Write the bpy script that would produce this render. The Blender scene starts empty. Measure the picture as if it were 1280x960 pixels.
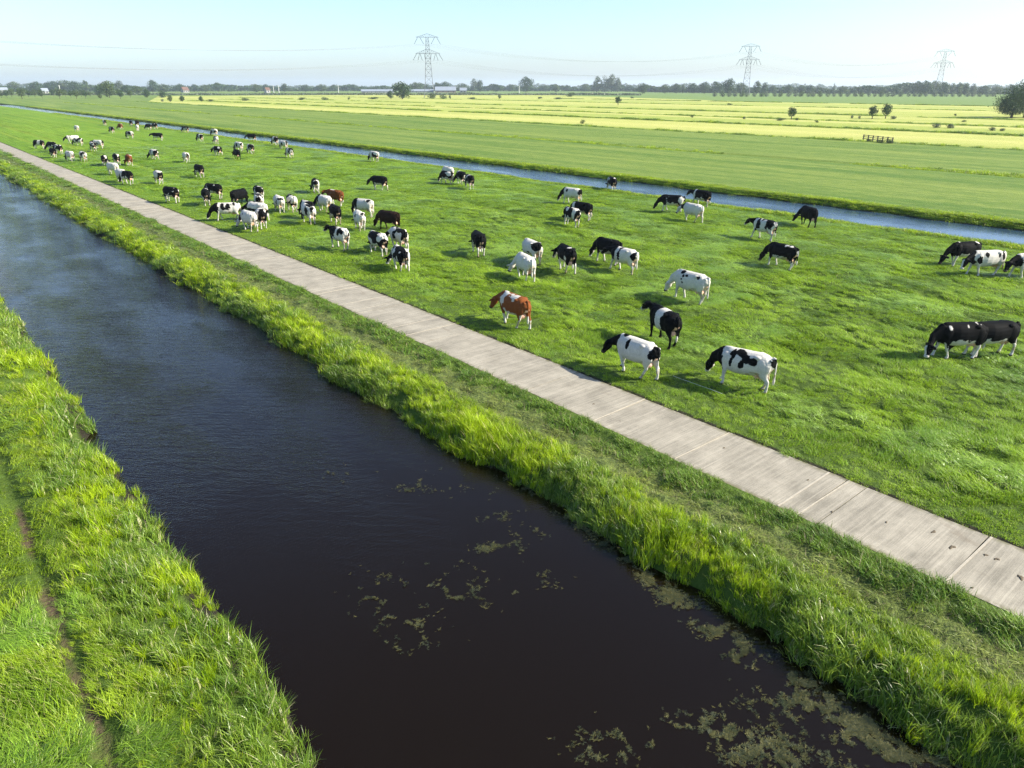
import bpy, bmesh, math, random
import numpy as np
from mathutils import Vector, Matrix
sc = bpy.context.scene
COL = sc.collection
R = math.radians
RNG = np.random.default_rng(7)

# ------------------------------------------------------------------ camera model
HAZE = .00015
F = 888.0; PITCH = math.atan2(372, F); PSI = math.atan2(815, math.hypot(F, 372)); H = 8.5
FW = np.array([math.sin(PSI)*math.cos(PITCH), math.cos(PSI)*math.cos(PITCH), -math.sin(PITCH)])
RT = np.array([math.cos(PSI), -math.sin(PSI), 0.0]); UP = np.cross(RT, FW)
def at(px, py, z=0.0):
    d = FW + RT*(px-640)/F + UP*(480-py)/F
    t = (H-z)/-d[2]
    return d*t + np.array([0, 0, H])
def project(x, y, z):
    q = np.stack([x, y, z-H], -1)
    dep = q@FW
    dd = np.where(dep > .1, dep, np.nan)
    return 640+F*(q@RT)/dd, 480-F*(q@UP)/dd, dep
cam = bpy.data.cameras.new('camera'); camo = bpy.data.objects.new('camera', cam); COL.objects.link(camo)
camo.location = (0, 0, H)
camo.matrix_world = Matrix(((RT[0], UP[0], -FW[0], 0), (RT[1], UP[1], -FW[1], 0), (RT[2], UP[2], -FW[2], H), (0, 0, 0, 1)))
cam.sensor_width = 36; cam.lens = 36*F/1280; cam.clip_end = 30000; cam.clip_start = .1
sc.camera = camo

# ------------------------------------------------------------------ light
SUN_AZ, SUN_EL = R(137), R(32)
w = bpy.data.worlds.new('World'); sc.world = w; w.use_nodes = True
nt = w.node_tree; nt.nodes.clear()
sky = nt.nodes.new('ShaderNodeTexSky'); sky.sky_type = 'NISHITA'; sky.sun_disc = False
sky.sun_elevation = SUN_EL; sky.sun_rotation = SUN_AZ; sky.air_density = .85; sky.dust_density = 1.25; sky.ozone_density = 3.6
bg = nt.nodes.new('ShaderNodeBackground'); bg.inputs[1].default_value = .108
wo = nt.nodes.new('ShaderNodeOutputWorld')
nt.links.new(sky.outputs[0], bg.inputs[0]); nt.links.new(bg.outputs[0], wo.inputs[0])
sun = bpy.data.lights.new('sun', 'SUN'); sun.energy = 4.6; sun.angle = R(.6); sun.color = (1, .93, .80)
so = bpy.data.objects.new('sun', sun); COL.objects.link(so)
sdir = Vector((math.sin(SUN_AZ)*math.cos(SUN_EL), math.cos(SUN_AZ)*math.cos(SUN_EL), math.sin(SUN_EL)))
so.rotation_euler = sdir.to_track_quat('Z', 'Y').to_euler(); so.location = (60, -60, 60)
vs = sc.view_settings; vs.view_transform = 'Standard'; vs.look = 'None'; vs.exposure = 1.36; vs.gamma = 1
sc.cycles.use_denoising = True
try:
    sc.cycles.denoiser = 'OPENIMAGEDENOISE'; sc.cycles.denoising_input_passes = 'RGB_ALBEDO_NORMAL'; sc.cycles.denoising_prefilter = 'NONE'
except Exception: pass
sc.cycles.sample_clamp_indirect = 3; sc.cycles.max_bounces = 6; sc.cycles.transparent_max_bounces = 4; sc.cycles.volume_bounces = 0
sc.cycles.diffuse_bounces = 3; sc.cycles.transmission_bounces = 4; sc.cycles.use_adaptive_sampling = True
sc.cycles.adaptive_threshold = .015; sc.cycles.caustics_reflective = False; sc.cycles.caustics_refractive = False

# ------------------------------------------------------------------ helpers
def tag(o, label=None, cat=None, group=None, kind=None):
    if label: o['label'] = label
    if cat: o['category'] = cat
    if group: o['group'] = group
    if kind: o['kind'] = kind
    return o
def link(o, parent=None):
    COL.objects.link(o)
    if parent is not None: o.parent = parent
    return o
def empty(name, loc=(0, 0, 0), rz=0.0):
    o = bpy.data.objects.new(name, None); o.location = loc; o.rotation_euler = (0, 0, rz); o.empty_display_size = .2
    return link(o)
def mesh_np(name, V, Fq, mat=None, smooth=False, attrs=None):
    """V (n,3), Fq list/array of quads or tris (uniform) or python lists"""
    me = bpy.data.meshes.new(name)
    V = np.asarray(V, dtype=np.float32)
    me.vertices.add(len(V)); me.vertices.foreach_set('co', V.ravel())
    if isinstance(Fq, np.ndarray):
        k = Fq.shape[1]; nf = len(Fq); li = Fq.astype(np.int32).ravel()
        st = np.arange(nf, dtype=np.int32)*k
    else:
        nf = len(Fq); lens = np.array([len(f) for f in Fq], dtype=np.int32)
        li = np.array([i for f in Fq for i in f], dtype=np.int32); st = np.concatenate([[0], np.cumsum(lens)[:-1]]).astype(np.int32) if nf else np.zeros(0, np.int32)
    if nf:
        me.loops.add(len(li)); me.loops.foreach_set('vertex_index', li)
        me.polygons.add(nf); me.polygons.foreach_set('loop_start', st)
        if smooth: me.polygons.foreach_set('use_smooth', np.ones(nf, dtype=bool))
    for an, (typ, arr) in (attrs or {}).items():
        a = me.attributes.new(an, typ, 'POINT')
        arr = np.asarray(arr)
        if typ == 'FLOAT_VECTOR': a.data.foreach_set('vector', arr.astype(np.float32).ravel())
        elif typ == 'FLOAT_COLOR': a.data.foreach_set('color', arr.astype(np.float32).ravel())
        elif typ == 'INT': a.data.foreach_set('value', arr.astype(np.int32).ravel())
        else: a.data.foreach_set('value', arr.astype(np.float32).ravel())
    me.update(calc_edges=True)
    if mat: me.materials.append(mat)
    return me
def obj(name, me, parent=None):
    return link(bpy.data.objects.new(name, me), parent)

def _hash(ix, iy, iz, s):
    h = (ix.astype(np.int64)*374761393 + iy.astype(np.int64)*668265263 + iz.astype(np.int64)*2147483647 + s*1274126177) & 0xffffffff
    h = ((h ^ (h >> 13))*1274126177) & 0xffffffff
    h = ((h ^ (h >> 15))*2246822519) & 0xffffffff
    return ((h ^ (h >> 16)) & 0xffffff)/float(0xffffff)
def vn2(x, y, s=0):
    x = np.asarray(x, float); y = np.asarray(y, float)
    x, y = np.broadcast_arrays(x, y)
    ix = np.floor(x).astype(np.int64); iy = np.floor(y).astype(np.int64)
    fx = x-ix; fy = y-iy; fx = fx*fx*(3-2*fx); fy = fy*fy*(3-2*fy); z = np.zeros_like(ix)
    a = _hash(ix, iy, z, s); b = _hash(ix+1, iy, z, s); c = _hash(ix, iy+1, z, s); d = _hash(ix+1, iy+1, z, s)
    return (a*(1-fx)+b*fx)*(1-fy)+(c*(1-fx)+d*fx)*fy
def vn3(p, s=0):
    ip = np.floor(p).astype(np.int64); f = p-ip; f = f*f*(3-2*f); r = 0
    for dx in (0, 1):
        for dy in (0, 1):
            for dz in (0, 1):
                wgt = (f[:, 0] if dx else 1-f[:, 0])*(f[:, 1] if dy else 1-f[:, 1])*(f[:, 2] if dz else 1-f[:, 2])
                r = r + wgt*_hash(ip[:, 0]+dx, ip[:, 1]+dy, ip[:, 2]+dz, s)
    return r

# ------------------------------------------------------------------ node helper
class NT:
    def __init__(s, name):
        s.m = bpy.data.materials.new(name); s.m.use_nodes = True; s.t = s.m.node_tree; s.t.nodes.clear()
        s.out = s.n('ShaderNodeOutputMaterial')
    def n(s, typ, **kw):
        nd = s.t.nodes.new(typ)
        for k, v in kw.items():
            if k == 'ins':
                for kk, vv in v.items():
                    if hasattr(vv, 'is_output') or isinstance(vv, bpy.types.NodeSocket): s.t.links.new(vv, nd.inputs[kk])
                    else: nd.inputs[kk].default_value = vv
            else: setattr(nd, k, v)
        return nd
    def math(s, op, a, b=0.0, c=0.0, clamp=False):
        nd = s.n('ShaderNodeMath', operation=op, use_clamp=clamp)
        for i, v in enumerate((a, b, c)):
            if isinstance(v, bpy.types.NodeSocket): s.t.links.new(v, nd.inputs[i])
            else: nd.inputs[i].default_value = v
        return nd.outputs[0]
    def mix(s, fac, a, b, mode='MIX'):
        nd = s.n('ShaderNodeMix', data_type='RGBA', blend_type=mode)
        for i, v in ((0, fac), (6, a), (7, b)):
            if isinstance(v, bpy.types.NodeSocket): s.t.links.new(v, nd.inputs[i])
            elif i: nd.inputs[i].default_value = (*v, 1)
            else: nd.inputs[i].default_value = v
        return nd.outputs[2]
    def noise(s, vec, scale, detail=3, rough=.55, dist=0.0):
        nd = s.n('ShaderNodeTexNoise', ins={'Scale': scale, 'Detail': detail, 'Roughness': rough, 'Distortion': dist})
        if vec is not None: s.t.links.new(vec, nd.inputs['Vector'])
        return nd.outputs['Fac']
    def mapr(s, v, a, b, c=0.0, d=1.0, smooth=True):
        nd = s.n('ShaderNodeMapRange', interpolation_type='SMOOTHSTEP' if smooth else 'LINEAR', ins={0: v, 1: a, 2: b, 3: c, 4: d})
        return nd.outputs[0]
    def scale(s, vec, v):
        nd = s.n('ShaderNodeVectorMath', operation='MULTIPLY', ins={0: vec, 1: v}); return nd.outputs[0]
    def pos(s): return s.n('ShaderNodeNewGeometry').outputs['Position']
    def ramp(s, fac, stops, interp='LINEAR'):
        nd = s.n('ShaderNodeValToRGB'); cr = nd.color_ramp; cr.interpolation = interp
        while len(cr.elements) < len(stops): cr.elements.new(.5)
        for e, (p, c) in zip(cr.elements, stops): e.position = p; e.color = (*c, 1)
        s.t.links.new(fac, nd.inputs[0]); return nd.outputs[0]
    def bsdf(s, color, rough=.6, spec=.3, normal=None, **kw):
        nd = s.n('ShaderNodeBsdfPrincipled')
        for k, v in {'Base Color': color, 'Roughness': rough, 'Specular IOR Level': spec, **kw}.items():
            if isinstance(v, bpy.types.NodeSocket): s.t.links.new(v, nd.inputs[k])
            else: nd.inputs[k].default_value = (*v, 1) if isinstance(v, tuple) and len(v) == 3 else v
        if normal is not None: s.t.links.new(normal, nd.inputs['Normal'])
        return nd.outputs[0]
    def bump(s, h, strength=.5, dist=.02):
        return s.n('ShaderNodeBump', ins={'Height': h, 'Strength': strength, 'Distance': dist}).outputs[0]
    def done(s, sh): s.t.links.new(sh, s.out.inputs[0]); return s.m
    def hsv(s, col, h=.5, sa=1.0, v=1.0):
        nd = s.n('ShaderNodeHueSaturation', ins={'Color': col})
        for k, x in (('Hue', h), ('Saturation', sa), ('Value', v)):
            if isinstance(x, bpy.types.NodeSocket): s.t.links.new(x, nd.inputs[k])
            else: nd.inputs[k].default_value = x
        return nd.outputs[0]

def plain(name, c, rough=.6, spec=.3, var=.12, sc_=6.0, metal=0.0):
    t = NT(name); n = t.noise(t.pos(), sc_, 4)
    col = t.mix(n, tuple(x*(1-var) for x in c), tuple(min(1, x*(1+var)) for x in c))
    return t.done(t.bsdf(col, rough, spec, Metallic=metal))

def leafy(name, dark, light, scale=.5, trans=.35, dead=None, var=.25, rough=.45, spec=.25, fscale=7.0):
    """grass / leaf: world-position patches plus a random value per blade"""
    t = NT(name); p = t.pos()
    a = t.n('ShaderNodeAttribute', attribute_name='rnd').outputs['Fac']
    n1 = t.noise(p, scale, 3); n2 = t.noise(p, fscale, 2)
    f = t.math('ADD', t.math('MULTIPLY', n1, 1.3), t.math('MULTIPLY', n2, .5))
    f = t.math('ADD', f, t.math('MULTIPLY', a, .35))
    f = t.mapr(f, .75, 1.4)
    col = t.mix(f, dark, light)
    if dead: col = t.mix(t.mapr(a, .88, .97), col, dead)
    col = t.hsv(col, v=t.mapr(t.math('FRACT', t.math('MULTIPLY', a, 7.31)), 0, 1, 1-var, 1+var, False))
    d = t.bsdf(col, rough, spec)
    tr = t.n('ShaderNodeBsdfTranslucent'); t.t.links.new(t.mix(.35, col, tuple(min(1, x*1.5) for x in light)), tr.inputs[0])
    mx = t.n('ShaderNodeMixShader', ins={0: trans, 1: d, 2: tr.outputs[0]})
    return t.done(mx.outputs[0])
# ------------------------------------------------------------------ terrain
WATER = -.5
PX = np.array([-60, -1.2, .05, .22, .38, .6, 1.5, 2.0, 2.45, 2.8, 9.1, 9.5, 9.8, 10.12, 10.5, 11.2, 11.6, 12.2, 12.8, 12.99, 13.03, 15.31, 15.35, 15.42, 16.4, 17.2, 47.6, 48.5, 49.1, 49.8, 55.9, 56.7, 56.95, 57.4, 60, 86.9, 87.6, 88.3, 89, 125.2, 126, 127, 128, 195, 196.2, 197.4, 239, 240.2, 241.4, 319, 320.5, 322, 9000])
PZ = np.array([.12, .12, .10, .0, .0, .10, .04, -.12, -.45, -.95, -.95, -.75, -.5, -.16, -.02, .02, -.03, -.02, .05, .03, -.03, -.03, -.02, .02, .05, .03, .02, -.02, -.3, -.95, -.95, -.55, -.3, .02, .04, .04, -.2, -.2, .04, .04, -.3, -.3, .04, .04, -.3, .04, .04, -.3, .04, .04, -.3, .04, .04])
def ridge(x, y, s):
    v = vn2(x, y, s); return 1-np.abs(2*v-1)
def ground_h(x, y):
    wob = (vn2(y*.35, 0*y, 3)-.5)*.45+(vn2(y*1.3, 0*y, 4)-.5)*.28
    k = np.exp(-((x-9.6)/.9)**2)+np.exp(-((x-2.3)/.9)**2)+1.6*np.exp(-((x-48.9)/1.5)**2)+1.6*np.exp(-((x-57)/1.5)**2)+.25*np.exp(-((x-11.7)/.8)**2)
    z = np.interp(x+wob*k, PX, PZ)
    # trampled, lodged pasture: oblique wave-like lumps
    c, s_ = math.cos(.20), math.sin(.20)
    u = x*c-y*s_; v = x*s_+y*c
    wx = (vn2(x*.8, y*.8, 21)-.5)*1.1; wy = (vn2(x*.8, y*.8, 22)-.5)*1.1
    l = ridge((u+wx)*1.4, (v+wy)*.75, 11)*.6+ridge((u+wy)*3.2, (v+wx)*1.9, 12)*.4
    amp = np.interp(x, [15.6, 16.6, 17.4, 26, 36, 46, 48], [0, .02, 1, .85, .5, .3, 0])
    patch = np.clip(vn2(x*.09+3, y*.09, 15)*1.6-.1, .25, 1)
    z = z+amp*patch*(l-.45)*.38
    far = np.clip((x-58)/2, 0, 1)
    z = z+far*(vn2(x*.5, y*.5, 8)-.5)*.06
    # left bank and cut verge
    a2 = np.interp(x, [-6, .1, .2, .45, .7, 2], [1, 1, .2, .2, 1, .6])*(x < 2.6)
    z = z+a2*((vn2(x*2.1, y*1.5, 31)-.5)*.16+(vn2(x*.7, y*.6, 32)-.5)*.12)
    a3 = np.interp(x, [9.7, 10.2, 12.7, 12.95], [0, 1, 1, 0])
    z = z+a3*((vn2(x*4, y*3, 41)-.5)*.12+(vn2(x*1.2, y*.8, 42)-.5)*.10)
    # shallow old furrows across the pasture
    for fx, d in ((22.5, .10), (33.5, .12), (41, .08)):
        z = z-d*np.exp(-((x-fx-(vn2(y*.08, 0*y, 5)-.5)*1.2)/.8)**2)
    return z
def grow(a, b, d0, q):
    o = [a]; d = d0
    while o[-1] < b: o.append(o[-1]+d); d *= q
    return o
xs = [-900, -400, -180, -90, -50, -30, -20, -14, -10, -8, -7]+list(np.arange(-6, 3.2, .09))+list(np.arange(3.5, 8.9, .5))+list(np.arange(9, 13.05, .07))+[13.6, 14.3, 15.0]+list(np.arange(15.3, 34, .095))+list(np.arange(34, 60, .2))
xs += list(np.arange(60, 130, 1.0))+list(np.arange(130, 330, 2.5))+grow(330, 7000, 6, 1.12)
xs = np.unique(np.round(np.concatenate([xs, [88.3, 87.6, 126, 127, 196.2, 240.2, 320.5]]), 3))
ys = np.array([-90, -60, -40, -25, -15, -10, -6]+list(np.arange(-4, 45, .1))+list(np.arange(45, 100, .25))+grow(100, 7000, .5, 1.06))
X, Y = np.meshgrid(xs, ys, indexing='ij')
Z = ground_h(X, Y)
nx, ny = X.shape
idx = np.arange(nx*ny).reshape(nx, ny)
Fq = np.stack([idx[:-1, :-1], idx[1:, :-1], idx[1:, 1:], idx[:-1, 1:]], -1).reshape(-1, 4)

def ground_mat():
    t = NT('ground_soil_and_turf'); p = t.pos()
    sp = t.n('ShaderNodeSeparateXYZ', ins={0: p}); x, y = sp.outputs[0], sp.outputs[1]
    nb = t.noise(t.scale(p, (1.0, .5, 1)), 1.4, 3)
    xw = t.math('ADD', x, t.math('MULTIPLY', t.math('SUBTRACT', nb, .5), .5))
    def band(a, b, s=.12):
        return t.math('MULTIPLY', t.mapr(xw, a-s, a+s), t.mapr(xw, b-s, b+s, 1, 0))
    # turf colour
    big = t.noise(t.scale(p, (1, .35, 1)), .05, 4); med = t.noise(t.scale(p, (1, .6, 1)), .5, 4, .6); fine = t.noise(p, 9, 4, .7)
    f = t.math('ADD', t.math('MULTIPLY', big, .8), t.math('ADD', t.math('MULTIPLY', med, .5), t.math('MULTIPLY', fine, .45)))
    f = t.mapr(f, .62, 1.12)
    col = t.mix(f, (.075, .155, .010), (.15, .25, .018))
    turf = col
    # swath lines running along the pasture
    ln = t.noise(t.scale(p, (1.0, .012, 1)), .55, 2)
    col = t.mix(t.math('MULTIPLY', t.mapr(ln, .48, .68), .45), col, (.20, .25, .025))
    dd = t.n('ShaderNodeVectorMath', operation='LENGTH', ins={0: p}).outputs['Value']
    thatch = t.mix(fine, (.035, .065, .010), (.085, .13, .02))
    col = t.mix(t.mapr(dd, 20, 95), thatch, col)
    # meadow beyond the second ditch: greyer green
    n3 = t.noise(t.scale(p, (1, .06, 1)), .25, 4, .65); n4 = t.noise(t.scale(p, (1, .5, 1)), 1.1, 4, .7)
    mead = t.mix(t.mapr(t.math('ADD', t.math('MULTIPLY', n3, 1.2), t.math('MULTIPLY', n4, .6)), .62, 1.22), (.075, .14, .022), (.19, .24, .05))
    col = t.mix(t.mapr(x, 57.2, 58.5), col, mead)
    # yellow hay meadow
    yb = t.noise(t.scale(p, (1, .02, 1)), .06, 4, .6); yn = t.noise(t.scale(p, (1, .3, 1)), .7, 3, .7)
    yel = t.mix(t.mapr(t.math('ADD', yb, t.math('MULTIPLY', yn, .35)), .5, .85), (.26, .31, .06), (.41, .405, .12))
    xl = t.math('ADD', 126.3, t.math('MULTIPLY', t.math('MAXIMUM', t.math('SUBTRACT', y, 480), 0), .3))
    xr = t.math('ADD', 405, t.math('MINIMUM', t.math('MULTIPLY', t.math('MAXIMUM', t.math('SUBTRACT', y, 250), 0), .45), 160))
    wv = t.math('MULTIPLY', t.noise(p, .02, 2), 30)
    m = t.math('MULTIPLY', t.math('GREATER_THAN', x, xl), t.math('LESS_THAN', x, xr))
    m = t.math('MULTIPLY', m, t.math('LESS_THAN', t.math('ADD', y, wv), 775))
    col = t.mix(m, col, yel)
    # beyond: olive marsh meadow
    m2 = t.math('GREATER_THAN', x, xr)
    col = t.mix(m2, col, t.mix(yn, (.10, .17, .04), (.17, .23, .06)))
    # near bands
    soil = t.mix(fine, (.05, .036, .022), (.12, .09, .055))
    col = t.mix(t.math('MULTIPLY', band(.22, .40, .06), t.mapr(med, .44, .56)), col, soil)
    col = t.mix(band(2.2, 9.75, .1), col, (.02, .018, .012))
    cut = t.mix(t.mapr(fine, .35, .65), (.05, .07, .022), (.13, .165, .04))
    col = t.mix(band(11.2, 12.5, .15), col, t.mix(t.mapr(t.noise(p, 1.7, 4, .7), .6, .76), cut, t.mix(.55, cut, soil)))
    e = t.math('MULTIPLY', t.mapr(x, 15.28, 15.3), t.mapr(x, 15.43, 15.5, 1, 0))
    col = t.mix(e, col, (.03, .028, .016))
    # muddy banks of the second ditch
    b = t.math('MULTIPLY', t.mapr(sp.outputs[2], -.28, -.36), t.mapr(x, 57.6, 57.9, 1, 0))
    col = t.mix(t.math('MULTIPLY', b, t.math('GREATER_THAN', x, 48)), col, (.035, .035, .014))
    bn = t.math('ADD', t.math('MULTIPLY', fine, .6), t.math('MULTIPLY', t.noise(p, 2.4, 4, .7), .8))
    return t.done(t.bsdf(col, .9, .1, t.bump(bn, .9, .10)))
g = obj('ground', mesh_np('ground', np.stack([X, Y, Z], -1).reshape(-1, 3), Fq, ground_mat(), True))
tag(g, 'flat green polder land of pasture and yellow hay meadows', 'ground', kind='structure')

# ------------------------------------------------------------------ water
def water_mat(name, base, ripple):
    t = NT(name); p = t.pos()
    rot = t.scale(t.n('ShaderNodeMapping', ins={'Vector': p, 'Rotation': (0, 0, R(45))}).outputs[0], (1.0, 3.2, 1))
    n1 = t.noise(rot, 1.5, 4, .6, .9); n2 = t.noise(rot, 7.0, 3, .6, .8)
    w1 = t.n('ShaderNodeTexWave', wave_type='RINGS', rings_direction='SPHERICAL', ins={'Vector': t.n('ShaderNodeMapping', ins={'Vector': p, 'Location': (-4.2, 2.0, .5)}).outputs[0], 'Scale': 3.2, 'Distortion': 1.6, 'Detail': 2, 'Detail Scale': .8}).outputs['Fac']
    calm = t.mapr(t.noise(t.scale(p, (1, .35, 1)), .35, 3), .35, .62)
    sp = t.n('ShaderNodeSeparateXYZ', ins={0: p})
    far = t.mapr(sp.outputs[1], 6, 30)
    pt = t.mapr(t.noise(t.scale(p, (1, .5, 1)), .55, 3), .40, .62, .6, 1)
    h = t.math('MULTIPLY', t.math('MULTIPLY', t.math('ADD', n1, t.math('MULTIPLY', n2, .4)), pt), t.math('ADD', .022, t.math('MULTIPLY', far, t.math('ADD', .35, t.math('MULTIPLY', calm, .65)))))
    h = t.math('ADD', h, t.math('MULTIPLY', t.math('MULTIPLY', w1, t.mapr(sp.outputs[1], 14, 30, 1, 0)), .018))
    nrm = t.bump(h, ripple, .075)
    return t.done(t.bsdf(base, .03, .42, nrm, IOR=1.333))
wm = water_mat('canal_water', (.0058, .0032, .0006), 1.0)
wm2 = water_mat('ditch_water', (.025, .05, .085), .35)  # blue base colour paints in the sky's reflection on the ditch
def water(name, x0, x1, y0, y1, m, lab):
    yy = np.array(grow(y0, y1, 3, 1.1)); V = np.array([[x, y, WATER+(.12 if x0 > 40 else 0)] for y in yy for x in (x0, x1)])
    n = len(yy); Fw = np.array([[2*i, 2*i+1, 2*i+3, 2*i+2] for i in range(n-1)])
    o = obj(name, mesh_np(name, V, Fw, m)); tag(o, lab, 'water', kind='structure')
water('canal_water', 1.6, 10.4, -80, 3000, wm, 'wide dark canal with rippled water between the reed banks')
water('ditch_water', 48.0, 58.0, -80, 420, wm2, 'narrow blue ditch behind the grazing herd')

# ------------------------------------------------------------------ concrete farm path
def path_mat():
    t = NT('concrete'); p = t.pos(); sp = t.n('ShaderNodeSeparateXYZ', ins={0: p}); x, y = sp.outputs[0], sp.outputs[1]
    n = t.noise(p, 1.1, 5, .65); f = t.noise(p, 28, 4, .8); ln = t.noise(t.scale(p, (.35, 3.5, 1)), 2.2, 4, .6)
    s = t.math('ADD', t.math('MULTIPLY', n, .6), t.math('ADD', t.math('MULTIPLY', f, .45), t.math('MULTIPLY', ln, .35)))
    col = t.mix(t.mapr(s, .45, .95), (.165, .150, .116), (.375, .34, .268))
    col = t.mix(t.mapr(f, .60, .70), col, (.10, .085, .065))
    col = t.mix(t.math('MULTIPLY', t.mapr(t.noise(t.scale(p, (.15, 6, 1)), 3.0, 3, .6), .5, .68), .35), col, (.42, .38, .30))
    col = t.mix(t.math('MULTIPLY', t.mapr(t.noise(t.scale(p, (1, .3, 1)), 1.6, 4, .7), .58, .72), .5), col, (.17, .14, .10))
    col = t.mix(t.math('MULTIPLY', t.mapr(t.noise(t.scale(p, (.12, 7, 1)), 9.0, 2, .5), .5, .62), .28), col, (.13, .115, .09))
    # tyre-worn darker lanes and mossy edges
    edge = t.math('ABSOLUTE', t.math('SUBTRACT', x, 14.17))
    col = t.mix(t.math('MULTIPLY', t.mapr(edge, .95, 1.18), t.mapr(t.noise(p, 6, 3), .35, .6)), col, (.13, .12, .065))
    # mud and dung splats
    v = t.noise(t.scale(p, (1.6, 1, 1)), 2.3, 4, .75)
    col = t.mix(t.mapr(v, .70, .735), col, (.09, .06, .035))
    return t.done(t.bsdf(col, .88, .2, t.bump(f, .5, .008)))
pm = path_mat()
bm = bmesh.new()
rs = random.Random(5)
y = -30.0; prs = []
while y < 2200:
    L = rs.choice([2.2, 2.5, 2.8, .45, 1.1]) if y < 90 else 30
    e = min(y+L, 2200); g_ = .012
    x0, x1 = 13.03+rs.uniform(-.03, .03), 15.31+rs.uniform(-.02, .02); zt = .03+rs.uniform(-.004, .004)
    vs_ = [bm.verts.new(c) for c in ((x0, y+g_, -.2), (x1, y+g_, -.2), (x1, e-g_, -.2), (x0, e-g_, -.2), (x0, y+g_, zt), (x1, y+g_, zt), (x1, e-g_, zt+.002), (x0, e-g_, zt+.002))]
    for f_ in ((4, 5, 6, 7), (0, 1, 5, 4), (2, 3, 7, 6), (1, 2, 6, 5), (3, 0, 4, 7)): bm.faces.new([vs_[i] for i in f_])
    prs.append(e); y = e
me = bpy.data.meshes.new('farm_path'); bm.to_mesh(me); me.materials.append(pm)
fp = tag(obj('farm_path', me), 'long pale concrete slab farm path between canal bank and pasture', 'path', kind='structure')
# mortar strips in the joints, sticking up a few millimetres
jm = plain('joint_sealer', (.35, .315, .25), .9, .2, .3, 9)
bm = bmesh.new()
for e in prs:
    if e > 90: break
    if rs.random() < .25: continue
    ww = rs.uniform(.008, .022); sk = rs.uniform(-.05, .05)
    c = [(13.04, e-ww), (15.30, e-ww+sk), (15.30, e+ww+sk), (13.04, e+ww)]
    lo = [bm.verts.new((a, b, .02)) for a, b in c]; hi = [bm.verts.new((a, b, .0405)) for a, b in c]
    bm.faces.new(hi)
    for i in range(4): bm.faces.new([lo[i], lo[(i+1) % 4], hi[(i+1) % 4], hi[i]])
me = bpy.data.meshes.new('joint_strips'); bm.to_mesh(me); me.materials.append(jm)
obj('joint_strips', me, fp)
# ------------------------------------------------------------------ grass, reeds, weed
def blades(n, rad, h, w, lean, curl, seed, bias=0.0, up=(.5, 1.1), lv=4, curled=1.8):
    r = np.random.default_rng(seed); V = []; Q = []; A = []
    for i in range(n):
        rr = rad*math.sqrt(r.random()); th = r.random()*2*math.pi
        bx, by = rr*math.cos(th), rr*math.sin(th)
        hh = h*r.uniform(*up); az = r.normal(0, .6) if r.random() < bias else r.random()*2*math.pi
        ln = lean*r.uniform(.3, 1.3); dx, dy = math.cos(az), math.sin(az)
        tw = az+math.pi/2+r.uniform(-.9, .9); sx, sy = math.cos(tw), math.sin(tw); ww = w*r.uniform(.7, 1.3); rn = r.random()
        b0 = len(V)
        for k in range(lv):
            t = k/(lv-1)
            z = hh*(t-curl*.35*t*t); d = hh*ln*t**curled; wd = ww*(1-t**2.2)*.5+(.0008 if k == lv-1 else 0)
            V.append((bx+dx*d-sx*wd, by+dy*d-sy*wd, z-.02)); V.append((bx+dx*d+sx*wd, by+dy*d+sy*wd, z-.02)); A += [rn, rn]
        for k in range(lv-1):
            a = b0+2*k; Q.append((a, a+1, a+3, a+2))
    return np.array(V), np.array(Q), np.array(A)
def tuft_set(name, mats, specs):
    c = bpy.data.collections.new(name)
    for i, (m, kw) in enumerate(zip(mats, specs)):
        V, Q, A = blades(seed=100+i*7+len(name), **kw)
        me = mesh_np(name, V, Q, m, False, {'rnd': ('FLOAT', A)})
        c.objects.link(bpy.data.objects.new('%s_%02d' % (name, i), me))
    return c
def scatter(name, P, rot, scl, idx, coll, label, cat, kind='stuff'):
    me = mesh_np(name, P, np.zeros((0, 4), int), None, False, {'rot': ('FLOAT_VECTOR', rot), 'scl': ('FLOAT_VECTOR', scl), 'idx': ('INT', idx)})
    o = obj(name, me); tag(o, label, cat, kind=kind)
    ng = bpy.data.node_groups.new(name, 'GeometryNodeTree')
    ng.interface.new_socket('Geometry', in_out='INPUT', socket_type='NodeSocketGeometry'); ng.interface.new_socket('Geometry', in_out='OUTPUT', socket_type='NodeSocketGeometry')
    N, L = ng.nodes, ng.links
    gi = N.new('NodeGroupInput'); go = N.new('NodeGroupOutput'); ip = N.new('GeometryNodeInstanceOnPoints'); ci = N.new('GeometryNodeCollectionInfo')
    ci.inputs['Collection'].default_value = coll; ci.inputs['Separate Children'].default_value = True; ci.inputs['Reset Children'].default_value = True
    L.new(gi.outputs[0], ip.inputs['Points']); L.new(ci.outputs[0], ip.inputs['Instance']); ip.inputs['Pick Instance'].default_value = True
    for an, ty, so_ in (('rot', 'FLOAT_VECTOR', 'Rotation'), ('scl', 'FLOAT_VECTOR', 'Scale'), ('idx', 'INT', 'Instance Index')):
        a = N.new('GeometryNodeInputNamedAttribute'); a.data_type = ty; a.inputs['Name'].default_value = an
        L.new(a.outputs[0], ip.inputs[so_])
    L.new(ip.outputs[0], go.inputs[0])
    md = o.modifiers.new('scatter', 'NODES'); md.node_group = ng
    return o
def in_view(x, y, mx=170, my=120):
    px, py, d = project(x, y, 0*x)
    return (d > .1) & (px > -mx) & (px < 1280+mx) & (py < 960+my)
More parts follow.
